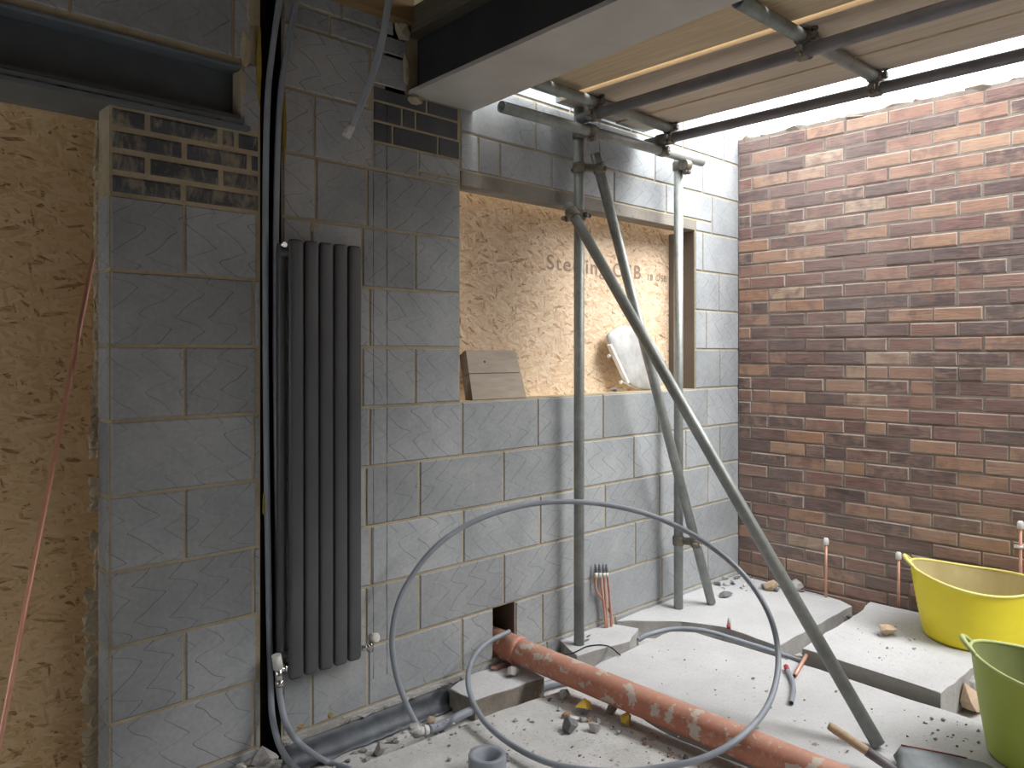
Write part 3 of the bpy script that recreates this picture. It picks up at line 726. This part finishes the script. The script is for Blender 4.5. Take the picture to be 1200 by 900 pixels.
# ------------------------------------------------------------ SCAFFOLD TUBES
TR = .02415
def stube(pts, label, mat='galv', group='scaffold tubes'):
    b = MB(); b.tube(pts, TR, 20, hollow=.84); return tag(b.build('scaffold_tube', mat), label, 'scaffold tube')
pole1 = (2.709, 2.395); pole2 = (3.471, 2.369)
stube([(*pole1, .001), (*pole1, 2.488)], 'upright galvanised scaffold pole standing left in front of the window board')
stube([(*pole2, .001), (*pole2, 2.375)], 'upright galvanised scaffold pole standing by the window opening\'s right edge')
YL, ZL = 2.325, 2.368
stube([(2.152, YL, ZL-.012), (3.625, YL, ZL+.012)], 'horizontal galvanised scaffold tube across the block wall above the window')
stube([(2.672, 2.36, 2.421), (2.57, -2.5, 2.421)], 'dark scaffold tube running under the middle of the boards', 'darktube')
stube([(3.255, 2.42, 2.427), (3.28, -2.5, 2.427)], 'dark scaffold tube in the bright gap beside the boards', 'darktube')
stube([(2.165, 2.252, 2.4705), (3.32, 2.275, 2.4765)], 'short cross tube under the board ends nearest the block wall')
stube([(2.22, 1.292, 2.4705), (3.33, 1.272, 2.4765)], 'short cross tube under the boards, farther from the block wall')
tb1 = Vector((2.646, 2.408, 2.03)); tb1b = Vector((2.735, 1.058, .012))
stube([tb1, tb1b], 'long diagonal scaffold brace slanting down to the shovel in the foreground')
tb2 = Vector((2.752, 2.335, 2.275)); tb2b = Vector((3.655, 2.285, .010))
stube([tb2, tb2b], 'diagonal scaffold brace close to the wall, passing beside the right pole near its foot')

def coupler(p, d1, d2, off, label):
    """two hinged bands back to back, d1 and d2 the tubes' directions, off from the first tube's axis to the second's"""
    p, d1, d2, off = Vector(p), Vector(d1).normalized(), Vector(d2).normalized(), Vector(off)
    t = thing('scaffold_coupler', p, label, 'coupler', None)
    n = off.normalized()
    for c, d, sgn in ((p, d1, -1), (p+off, d2, 1)):
        b = MB(); b.tube([c-d*.024, c-d*.020, c+d*.020, c+d*.024], [TR+.003, TR+.0065, TR+.0065, TR+.003], 18)
        side = d.cross(n).normalized()
        b.obox(c+side*(TR+.012), d*.013, side*.012, n*.012, .003)
        bd = b.build('band', 'coupler', t)
        b = MB(); q = c+side*(TR+.016); b.tube([q-n*sgn*.016, q+n*sgn*.034], .0052, 8); b.tube([q+n*sgn*.018, q+n*sgn*.030], .0115, 6); b.build('bolt', 'coupler', bd)
    b = MB(); b.obox(p+off*.5, d1*.017, n*max(.004, off.length/2-TR-.002), d1.cross(n)*.017, .002); b.build('centre_plate', 'coupler', t)
    return t
Yv, Xv, Zv = Vector((0, 1, 0)), Vector((1, 0, 0)), Vector((0, 0, 1))
coupler((*pole1, ZL), Zv, Xv, (0, YL-pole1[1], 0), 'coupler joining the left pole to the horizontal wall tube')
coupler((*pole2, ZL-.03), Zv, Xv, (0, YL-pole2[1], 0), 'coupler joining the right pole to the horizontal wall tube')
coupler((2.671, YL-.06, 2.421), -Yv, Xv, (0, 0, .0495), 'coupler holding the nearest cross tube to the middle tube under the boards')
coupler((3.256, YL, ZL+.008), Xv, Yv, (0, 0, .0515), 'coupler where the bright-gap tube crosses the horizontal wall tube')
coupler((3.256, 2.274, 2.427), -Yv, Xv, (0, 0, .0495), 'coupler holding the nearest cross tube to the bright-gap tube')
coupler((2.656, 1.284, 2.421), -Yv, Xv, (0, 0, .0495), 'coupler holding the farther cross tube to the middle tube under the boards')
coupler((3.259, 1.273, 2.427), -Yv, Xv, (0, 0, .0495), 'coupler hanging in the bright gap on the farther cross tube')
d_b2 = (tb2b-tb2).normalized(); q = tb2+d_b2*.07
coupler((pole1[0], pole1[1], q.z), Zv, d_b2, (q.x-pole1[0], q.y-pole1[1], 0), 'coupler clamping the wall-side diagonal brace to the left pole, highest on it below the boards')
d_b1 = (tb1b-tb1).normalized(); q = tb1+d_b1*.05
coupler((pole1[0], pole1[1], q.z), Zv, d_b1, (q.x-pole1[0], q.y-pole1[1], 0), 'coupler clamping the long foreground brace to the left pole')
s_ = (pole2[0]+.012-tb2.x)/d_b2.x; q = tb2+d_b2*s_*1.045
coupler((pole2[0], pole2[1], q.z), Zv, d_b2, (q.x-pole2[0], q.y-pole2[1], 0), 'coupler low on the right pole where the wall-side brace passes')

# ------------------------------------------------------------ SCAFFOLD BOARDS
bx = [(2.135, 2.355, 0), (2.362, 2.588, .014), (2.602, 2.826, 0), (2.829, 3.051, .006), (3.054, 3.278, 0)]
labs = ['scaffold board partly over the black steel beam, farthest from the brick wall', 'scaffold board second from the black steel beam, left of the pale edge', 'middle scaffold board with an edge coloured pale as if catching light', 'scaffold board second from the bright gap', 'scaffold board bordering the bright gap by the brick wall']
for (x0, x1, dz), lab, y1 in zip(bx, labs, (2.37, 2.41, 2.44, 2.46, 2.455)):
    b = MB(); zb_ = 2.4995+dz
    b.box((x0, -2.55, zb_), (x1, y1, zb_+.038), .002)
    for f in b.bm.faces:
        if f.normal.x < -.9 or (sum((v.co.x for v in f.verts))/len(f.verts) < x0+.0005): f.material_index = 1  # left-facing side gets a paler wood, the light on it put into colour
    o = b.build('scaffold_board', ['board' if x0 < 2.6 else 'boardgrey', 'boardedge']); tag(o, lab, 'scaffold board', None)
    b = MB(); b.box((x0-.001, y1-.03, zb_-.001), (x1+.001, y1+.0012, zb_+.039)); b.build('end_band', 'galv', o)

# ------------------------------------------------------------ ON THE SILL
t = thing('wooden_offcut', (2.2, 2.55, WB), 'weathered two-plank wood offcut propped on the window sill at its left', 'offcut')
tl, tr_ = ay(546, 411, 2.60), ay(604, 410, 2.60); bl, br_ = ay(554, 466, 2.52), ay(617, 463, 2.52)
bl.z = br_.z = WB+.003; tl.z = tr_.z = .5*(tl.z+tr_.z)
nv = (tr_-tl).cross(bl-tl).normalized(); nv = nv if nv.y > 0 else -nv
for f0, f1 in ((0, .47), (.485, 1)):
    b = MB(); b.extrude([tl.lerp(bl, f0), tr_.lerp(br_, f0), tr_.lerp(br_, f1), tl.lerp(bl, f1)], nv*.028)
    
    b.bm.normal_update(); ax_ = (tr_-tl).normalized()
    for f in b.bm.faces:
        if abs(f.normal.dot(ax_)) > .8: f.material_index = 1  # end faces take a darker wood: their shade is put into the colour
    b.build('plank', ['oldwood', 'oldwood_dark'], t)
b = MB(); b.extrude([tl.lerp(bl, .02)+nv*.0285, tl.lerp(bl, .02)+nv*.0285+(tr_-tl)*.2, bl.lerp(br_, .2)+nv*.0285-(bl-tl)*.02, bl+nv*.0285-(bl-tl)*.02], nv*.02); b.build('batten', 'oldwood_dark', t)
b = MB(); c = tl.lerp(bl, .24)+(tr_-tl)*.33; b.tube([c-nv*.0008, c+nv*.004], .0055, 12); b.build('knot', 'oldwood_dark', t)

t = thing('toilet_seat', (3.42, 2.58, WB), 'dusty white toilet seat and lid standing on the window sill', 'toilet seat')
ol = [(719, 398), (728, 388), (738, 384), (750, 385), (762, 392), (773, 404), (781, 420), (784, 436), (781, 449), (772, 456), (760, 459), (748, 457), (739, 452), (735, 442), (728, 424)]
def closed(pts, n=5):
    P = [Vector(p) for p in pts]; out = []
    for i in range(len(P)):
        p0, p1, p2, p3 = P[i-1], P[i], P[(i+1) % len(P)], P[(i+2) % len(P)]
        for k in range(n):
            u = k/n; out.append(.5*((2*p1)+(p2-p0)*u+(2*p0-5*p1+4*p2-p3)*u*u+(3*p1-p0-3*p2+p3)*u**3))
    return out
def lidshape(ol_, y, th, mat, name, parent, shrink=.93, dome=.012):
    P = [ay(px, py, y) for px, py in ol_]; zmin = min(p.z for p in P)
    P = [Vector((p.x, p.y+(p.z-WB)*.12, p.z+(WB+.002-zmin))) for p in closed(P)]
    c = sum(P, Vector())/len(P); b = MB(); rings = []
    for k, dy in ((1, th), (1, .008), (.975, .001), (shrink, -.004), (.7, -dome*.8), (.35, -dome)):
        rings.append([b.bm.verts.new(c+(p-c)*k+Vector((0, dy, 0))) for p in P])
    for A_, B_ in zip(rings, rings[1:]):
        for i in range(len(P)): b.face((A_[i], A_[(i+1) % len(P)], B_[(i+1) % len(P)], B_[i]), True)
    b.face(rings[0]); b.face(rings[-1][::-1])
    return b.build(name, mat, parent)
lidshape(ol, 2.56, .016, 'seat_white', 'lid', t)
lidshape([(x*.97+749*.03-2, y_*.97+424*.03+1) for x, y_ in ol], 2.582, .016, 'white', 'seat_ring', t)
h0, h1 = ay(714, 404, 2.585), ay(735, 449, 2.572)
b = MB(); b.obox((h0+h1)/2, (h1-h0)/2, (.004, .016, 0), (.008, 0, .004), .003); hb_ = b.build('hinge_bar', 'white', t)
for f in (.27, .95):
    q = h0.lerp(h1, f)+Vector((-.006, .004, 0)); b = MB(); b.tube([q, q+Vector((-.030, .004, -.004))], .005, 8); b.tube([q+Vector((-.024, .003, -.003)), q+Vector((-.034, .0045, -.0045))], .010, 8); b.build('fixing_bolt', 'white', hb_)
b = MB(); q = ay(719, 457, 2.55); q.z = WB+.014; b.chunk(q, (.035, .02, .013), 41); tag(b.build('plastic_scrap', 'stone_dark'), 'dark scrap of plastic on the sill beside the toilet seat', 'scrap')

# ------------------------------------------------------------ COPPER
b = MB(); b.tube([ay(112.5, 285, 2.672), ay(0, 866, 2.40), ay(-12, 928, 2.372)], .0075, 12); tag(b.build('copper_pipe', 'copper'), 'long bare copper pipe leaning against the brown strand board', 'pipe')
def stub(px, y0, y1, x, label, clip=None, zf=-.085):
    top = ax(px, y0, x); bt = ax(px, y1, x); t = thing('copper_stub', (top.x, top.y, zf), label, 'pipe')
    b = MB(); b.tube([(top.x, top.y, zf), (top.x, top.y, top.z)], .0075, 12); b.build('pipe_body', 'copper_dull', t)
    b = MB(); b.tube([top+Vector((0, 0, -.020)), top+Vector((0, 0, -.016)), top+Vector((0, 0, .010)), top+Vector((0, 0, .018))], [.0115, .0145, .0145, .009], 12); sub(b.build('end_cap', 'white', t), 'white push-on end cap')
    if clip:
        q = ax(px, clip, x); b = MB(); b.tube([q-Zv*.006, q+Zv*.006], .0125, 12); b.obox(q+Vector((.03, 0, 0)), (.025, 0, 0), (0, .006, 0), (0, 0, .006)); b.obox(q+Vector((0, .014, 0)), (.006, 0, 0), (0, .012, 0), (0, 0, .007)); b.build('pipe_clip', 'white', t)
stub(968, 634, 702, 4.222, 'white-capped copper stub at the brick wall nearest the back corner')
stub(1053, 651, 718, 4.222, 'white-capped copper stub just left of the yellow tub')
stub(1196, 615, 770, 4.235, 'tall white-capped copper pipe clipped to the brick wall behind the yellow tub', 641)
cl_ = [(699.5, 697, 707, 'left bent'), (706, 702, 714, 'second from left'), (705, 709.5, 711.5, 'third from left'), (711, 711, 716, 'right-hand')]
for k, (x0, x1, x2, wd) in enumerate(((698.5, 698.5, 716.5, 'bent copper tail on the left of the bunch at the block wall'), (703, 705, 709, 'copper tail second from left in the bunch at the block wall'), (707.5, 709, 711, 'copper tail second from right in the bunch at the block wall'), (711, 713.5, 716, 'copper tail on the right of the bunch at the block wall'))):
    y = YW-.030-.004*k
    pts = [ay(x0, 668, y), ay(x1, 690, y), ay((x1+x2)/2, 705, y-.004), ay(x2, 722, y-.006), ay(x2+.5, 740, y-.006)]
    pts[-1].z = min(pts[-1].z, -.01)
    t = thing('copper_tail', tuple(pts[-1]), wd, 'pipe')
    b = MB(); b.tube(smooth_path(pts, 6), .0062, 10); b.build('pipe_body', 'copper_dull', t)
    b = MB(); b.tube([pts[0]-Zv*.012, pts[0]+Zv*.030], .0082, 10); sub(b.build('end_cap', 'greypipe_lo', t), 'dark grey end cap')
    b = MB(); b.tube([pts[0]-Zv*.034, pts[0]-Zv*.012], .0088, 10); sub(b.build('tape_wrap', 'white', t), 'white tape wrap')
b = MB(); b.tube([az(931, 792, .012), az(945, 768, .018), az(950, 756, .02)], .0085, 12, hollow=.8); tag(b.build('copper_offcut', 'copper_dull'), 'short copper pipe end lying across the channel behind the long brace', 'pipe')
t = thing('pipe_offcut', tuple(az(926, 822, 0)), 'short curved grey pipe offcut with a red tip on the big slab', 'pipe')
b = MB(); b.tube(smooth_path([az(927, 824, .011), az(930, 808, .011), az(928, 796, .012), az(922, 784, .014)], 5), .0095, 12, hollow=.75); b.build('pipe_body', 'greypipe', t)
b = MB(); b.tube([az(923, 786, .014), az(921, 781, .015)], .0105, 10); sub(b.build('end_cap', 'red', t), 'red plastic tip')
t = thing('capped_pipe', tuple(az(854, 737, 0)), 'tiny red-based pipe stub standing on the corner slab\'s edge', 'pipe')
q = az(854, 737, 0); b = MB(); b.tube([q+Zv*.001, q+Zv*.02], .010, 10); sub(b.build('collar', 'red', t), 'red collar'); b = MB(); b.tube([q+Zv*.018, q+Vector((.008, 0, .055))], .0085, 10); b.build('pipe_body', 'whitegrey', t)
# grey ring in the foreground
q = az(571, 883, .045)
b = MB(); prof = [(.0, -.03), (.022, -.03), (.023, .004), (.040, .036), (.044, .043), (.060, .045), (.062, .042), (.062, -.03)]
b.lathe([(r, z+.0) for r, z in prof[1:]], (q.x, q.y, 0), 36); b.lathe([(.023, -.026), (.001, -.026)], (q.x, q.y, 0), 36)
tag(b.build('pipe_fitting', 'greypipe'), 'round grey plastic pipe fitting with a centre hole at the bottom edge', 'fitting')

# ------------------------------------------------------------ TUBS
RIGHT = Vector((CA, -CB, 0))
aR = math.atan2(RIGHT.y, RIGHT.x)
def tub(c, rb, rt, h, ha, mats, label, flex, tilt=0, ribs=True):
    c = Vector(c); t = thing('rubber_tub', c, label, 'tub')
    def fn_(inner):
        def fn(r, z, a):
            u = z/h; k = 1+flex*u*math.cos(2*(a-ha))
            return r*k, z+.016*u**3*math.cos(2*(a-ha))-tilt*u*u*math.cos(a-aR+.5)
        return fn
    b = MB(); prof = [(rb*.94, .0), (rb, .012)]
    for i in range(1, 24):
        u = i/24; r = rb+(rt-rb)*u**.9; prof.append((r+(.0012*(i % 2) if ribs and .3 < u < .93 else 0), .012+(h-.012)*u))
    prof.append((rt, h)); rings = b.lathe(prof, c, 48, fn_(0)); b.face(rings[0][::-1]); b.build('body', mats[0], t)
    b = MB(); prof = [(rt-.004, h), (rt-.010, h*.8), (rb-.004+(rt-rb)*.4, h*.4), (rb-.008, .02), (.01, .018)]
    rings = b.lathe(prof, c, 48, fn_(1)); b.face(rings[-1]); sub(b.build('inner_wall', mats[2], t), 'dust-coated inside')
    b = MB(); P = []
    for k in range(65):
        a = 2*math.pi*k/64; r, z = fn_(0)(rt, h, a); P.append(c+Vector((r*math.cos(a), r*math.sin(a), z)))
    b.tube(P, .0065, 8, caps=False); sub(b.build('rim', mats[1], t), 'paler rolled rim')
    for a0 in (ha, ha+math.pi):
        P = []
        for k in range(-8, 9):
            a = a0+k/8*.30; r, z = fn_(0)(rt, h, a); u = 1-(k/8)**2
            P.append(c+Vector(((r+.024*u)*math.cos(a), (r+.024*u)*math.sin(a), z+.030*u)))
        b = MB(); b.tube(P, [.0065+.003*(1-(k/8)**2) for k in range(-8, 9)], 10); b.build('handle', mats[1], t)
    return t
aR = math.atan2(RIGHT.y, RIGHT.x)
q = az(1140, 748, .045)
tub((q.x, q.y, .0455), .203, .251, .285, aR-.38, ('yellow', 'yellow_rim', 'yellow_in'), 'yellow rubber tub standing by the brick wall', .02, .018)
q = az(1226, 893, 0)
tub((q.x, q.y, .0005), .168, .212, .315, aR-.45, ('green', 'green_rim', 'green_in'), 'olive green rubber tub in the right foreground', .02, .012)

# ------------------------------------------------------------ SHOVEL
t = thing('hand_shovel', tuple(az(1080, 890, 0)), 'steel-bladed hand shovel with a short wooden handle lying at the foot of the long brace', 'shovel')
H0, H1 = az(971, 850, .115), az(1020, 883, .055); hd = (H1-H0).normalized()
H2 = H1+hd*.06
b = MB(); b.tube([H0-hd*.001, H0+hd*.004, H0+hd*.02, H1, H1+hd*.02], [.010, .0135, .0145, .0145, .0135], 14); b.build('handle', 'handle', t)
b = MB(); b.tube([H1-hd*.012, H1+hd*.055, H1+hd*.085], [.0165, .016, .011], 12); b.build('socket', 'darktube', t)
E0, E1 = az(1046, 873, .05), az(1112, 880, .045)
fw = Vector((E1.x-E0.x, E1.y-E0.y, 0)).normalized()
lat = Vector((-fw.y, fw.x, 0)); S0 = Vector((E0.x, E0.y, .003))-lat*.125
b = MB(); NI, NJ = 12, 14; gr = []
for i in range(NI+1):
    u = i/NI; ring = []
    for j in range(NJ+1):
        v = j/NJ*2-1; wv = .125*(1-.06*u) if u > .04 else .115
        zz = .046*abs(v)**3.5*(1-u)**.6*min(1, .25+u*9) + .004
        ring.append(b.bm.verts.new(S0+fw*(.30*u)+lat*wv*v+Zv*zz))
    gr.append(ring)
for i in range(NI):
    for j in range(NJ): b.face((gr[i][j], gr[i+1][j], gr[i+1][j+1], gr[i][j+1]), True)
o = b.build('blade', 'shovelblade', t); md = o.modifiers.new('thick', 'SOLIDIFY'); md.thickness = .0025; md.offset = 1
b = MB(); b.tube([gr_ for gr_ in []] or [S0+fw*(.30*u)+lat*.125*(1-.06*u)+Zv*(.046*(1-u)**.6*min(1, .25+u*9)+.0052) for u in (.09, .15, .3, .45, .6, .75)], .0035, 8); sub(b.build('edge_paint', 'redpaint', t), 'worn red edge')

# ------------------------------------------------------------ RUBBLE
def rubble(px, py, size, mat, label, seed, z=0, paint=None, name='rubble_chunk', cat='rubble', group=None):
    size = tuple(v*1.3 for v in size); q = az(px, py, z+size[2]*.55); b = MB(); b.chunk(q, size, seed)
    lo = min(v.co.z for v in b.bm.verts)
    for v in b.bm.verts: v.co.z += z-lo-.001
    mats = [mat]
    if paint:
        mats.append(paint); b.bm.normal_update()
        cd = Vector((-.5, -.5, .7)).normalized()
        for f in sorted(b.bm.faces, key=lambda f: -f.normal.dot(cd))[:5]: f.material_index = 1
    return tag(b.build(name, mats), label, cat, group)
rubble(684, 831, (.032, .024, .026), 'stone', 'grey rubble lump with a yellow painted face, left of the drain', 1, -.03, 'yellowpaint')
rubble(733, 845, (.022, .02, .026), 'stone_tan', 'small yellow-faced rubble lump tucked against the drain', 2, -.03, 'yellowpaint')
rubble(669, 851, (.034, .028, .024), 'stone_dark', 'dark grey block fragment in front of the yellow-faced lump', 3, -.03)
rubble(696, 853, (.026, .022, .017), 'stone', 'mottled pale fragment right of the dark grey block fragment', 4, -.03)
rubble(670, 843, (.030, .018, .012), 'whitegrey', 'flat white plaster flake behind the dark grey block fragment', 5, -.03)
rubble(664, 838, (.022, .012, .012), 'stone_red', 'dark curved brick fragment left of the yellow-faced lump', 6, -.03)
rubble(661, 815, (.026, .02, .022), 'stone', 'pale pointed rubble lump at the drain\'s left side', 7, -.03)
rubble(716, 832, (.022, .018, .02), 'stone', 'round grey pebble of rubble under the drain\'s shadow side', 8, -.03)
rubble(1041, 741, (.055, .036, .024), 'stone_tan', 'mottled brown stone on the slab left of the yellow tub', 9, .045, None, 'stone', 'stone')
rubble(1142, 822, (.055, .05, .06), 'stone_tan', 'rounded tan stone in the gap beside the green tub', 10, ZB, None, 'stone', 'stone')
rubble(1135, 806, (.05, .04, .06), 'stone', 'pale stone in the gap just behind the tan one', 11, ZB, None, 'stone', 'stone')
rubble(904, 686, (.055, .035, .035), 'stone_tan', 'brown lump of rubble in the back corner, left of the long brace', 12, 0)
rubble(925, 676, (.045, .03, .045), 'stone', 'upright grey lump of rubble at the brick wall, right of the long brace', 13, 0)
rubble(932, 687, (.05, .035, .035), 'stone', 'pale lump in front of the upright grey one at the brick wall', 14, 0)
rubble(850, 697, (.05, .025, .012), 'stone_dark', 'thin dark flake on the slab between the brace foot and right pole', 15, 0)
rubble(600, 788, (.03, .025, .02), 'stone', 'greenish grey lump on the broken slab end beneath the drain', 16, 0)
rubble(592, 779, (.07, .03, .007), 'stone_red', 'flat reddish tile flake under the drain by the wall hole', 17, 0)
rubble(445, 879, (.026, .022, .024), 'stone', 'grey lump in the channel below the membrane', 18, ZB)
rubble(505, 815+30, (.02, .016, .016), 'stone_tan', 'small tan lump in the channel beside the elbow fitting', 19, ZB)
# heap at the foot of the pier
rg = random.Random(5)
hl_ = 'grey lump in the rubble heap at the foot of the block pier'
for k in range(34):
    a_, r_ = rg.uniform(0, 6.28), rg.random()**.6; s_ = rg.uniform(.007, .020)
    p = (1.135+.135*r_*math.cos(a_), 2.395+.085*r_*math.sin(a_), -.05+.075*(1-r_*r_)+s_*.2)
    b = MB(); b.chunk(p, (s_*1.3, s_, s_*.9), 500+k); tag(b.build('rubble_chunk', rg.choice(['stone', 'stone', 'stone_dark', 'whitegrey'])), hl_, 'rubble', 'lumps heaped at the pier foot')
q = az(311, 893, -.03); b = MB(); b.chunk((q.x, q.y, -.02), (.05, .045, .045), 77, n=26); tag(b.build('rubble_chunk', 'stone'), 'largest pale lump beside the pipes at the pier foot', 'rubble')
b = MB(); q = az(275, 905, ZB)
b.chunk((1.135, 2.40, -.055), (.135, .095, .085), 78, n=40); tag(b.build('rubble_heap', 'stone'), 'low dusty heap of fine rubble at the foot of the block pier', 'rubble')['kind'] = 'stuff'
# loose chips on the slabs
def chips(n_, region, z, label, group, seed, mats, smin=.003, smax=.010):
    rg = random.Random(seed)
    for k in range(n_):
        px, py = region(rg); q = az(px, py, z); s_ = smin+(smax-smin)*rg.random()**2
        b = MB(); b.chunk((q.x, q.y, z+s_*.45), (s_*1.4, s_, s_*.6), seed*100+k, n=9); tag(b.build('rubble_chip', rg.choice(mats)), label, 'rubble', group)
def reg_big(rg):
    while True:
        px, py = rg.uniform(760, 1140), rg.uniform(755, 893)
        if py > 755+(px-860)*.32 and px > 770+(py-800)*1.5 and not (1040 < px and py > 862): return px, py
chips(46, reg_big, 0, 'small dark chip scattered on the largest pale slab', 'chips on the largest slab', 31, ['stone_dark', 'stone', 'stone_dark'])
chips(26, lambda rg: (rg.gauss(1118, 22), rg.gauss(862, 12)), 0, 'dark crumb scattered left of the green tub', 'crumbs by the green tub', 32, ['stone_dark'], .003, .009)
chips(95, lambda rg: (rg.uniform(500, 800), rg.uniform(838, 899)), -.03, 'small grey chip scattered on the foreground slab', 'chips on the foreground slab', 33, ['stone', 'stone_dark', 'stone'], .003, .011)
chips(22, lambda rg: (rg.uniform(1000, 1075), rg.uniform(735, 778)), .045, 'dark crumb scattered on the slab beside the yellow tub', 'crumbs by the yellow tub', 34, ['stone_dark', 'stone'])
def reg_corner(rg):
    u = rg.random(); return 835+u*110, 686-8*rg.random()-abs(u-.4)*6+rg.uniform(-6, 14)
chips(60, reg_corner, 0, 'lump of pale rubble strewn in the back corner', 'rubble in the back corner', 35, ['stone', 'stone', 'stone_dark', 'whitegrey'], .006, .026)
rg = random.Random(36)
for k in range(44):
    f = rg.random(); p = P0+dr*(.15+f*1.25)+Vector((-.06-rg.random()*.07, 0, 0)); s_ = .004+.014*rg.random()**2
    b = MB(); b.chunk((p.x, p.y, -.03+s_*.5), (s_*1.3, s_, s_*.8), 3600+k, n=10); tag(b.build('rubble_chip', rg.choice(['stone', 'stone_dark', 'stone', 'stone_red'])), 'grey chip of rubble lying along the shaded side of the drain', 'rubble', 'rubble along the drain')
rg = random.Random(37)
for k in range(30):
    f = rg.random(); a = az(1003, 715, 0).lerp(az(928, 762, 0), f); s_ = .008+.018*rg.random()
    b = MB(); b.chunk((a.x+rg.uniform(-.02, .03), a.y+rg.uniform(-.02, .02), ZB+.02+rg.random()*.035), (s_, s_*1.2, s_*.8), 3700+k, n=10); tag(b.build('rubble_chunk', rg.choice(['stone', 'stone_dark', 'stone_tan'])), 'lump of rubble in the gap between the corner slab and the tub slab', 'rubble', 'rubble in the slab gap')
rg = random.Random(38)
for k in range(40):
    px = rg.uniform(368, 520); p = ay(px, 840, YW-.05-rg.random()*.16); s_ = .005+.012*rg.random()
    b = MB(); b.chunk((p.x, p.y, ZB+s_*.4), (s_*1.3, s_, s_*.7), 3800+k, n=10); tag(b.build('rubble_chip', rg.choice(['stone', 'stone_dark', 'stone'])), 'chip of rubble in the channel along the membrane', 'rubble', 'chips along the membrane')
pipe('thin_cable', [az(612, 752, .006), az(640, 766, .004), az(668, 766, .004), az(690, 757, .004), az(712, 757, .005), az(727, 768, .010)], .0028, 'void', 'thin black cable lying across the small slab under the first pole', cat='cable', seg=8)
for k, (px, py, lab) in enumerate(((691, 745, 'dark plastic scrap on the small slab, farther from the pole'), (688, 750, 'dark plastic scrap on the small slab, nearer the pole'))):
    q = az(px, py, .004); b = MB(); b.chunk((q.x, q.y, .005), (.026, .008, .005), 950+k); tag(b.build('plastic_scrap', 'stone_dark'), lab, 'scrap')
# dabs of yellow foam at the chase
for k, (px, py, s_, lab) in enumerate(((303, 75, (.010, .014, .16), 'streak of yellow foam at the top left edge of the wall chase'), (333.5, 150, (.010, .008, .15), 'streak of yellow foam on the chase\'s right edge under the ceiling'), (352, 851, (.016, .006, .010), 'dab of yellow foam at the wall foot under the radiator'), (387, 838, (.014, .006, .012), 'dab of yellow foam right of the other one at the wall foot'), (309, 590, (.006, .008, .05), 'small streak of yellow foam low on the chase\'s left edge'))):
    q = ay(px, py, YW-.003); b = MB(); b.chunk(q, s_, 900+k, n=30); tag(b.build('foam_dab', 'foam'), lab, 'foam')
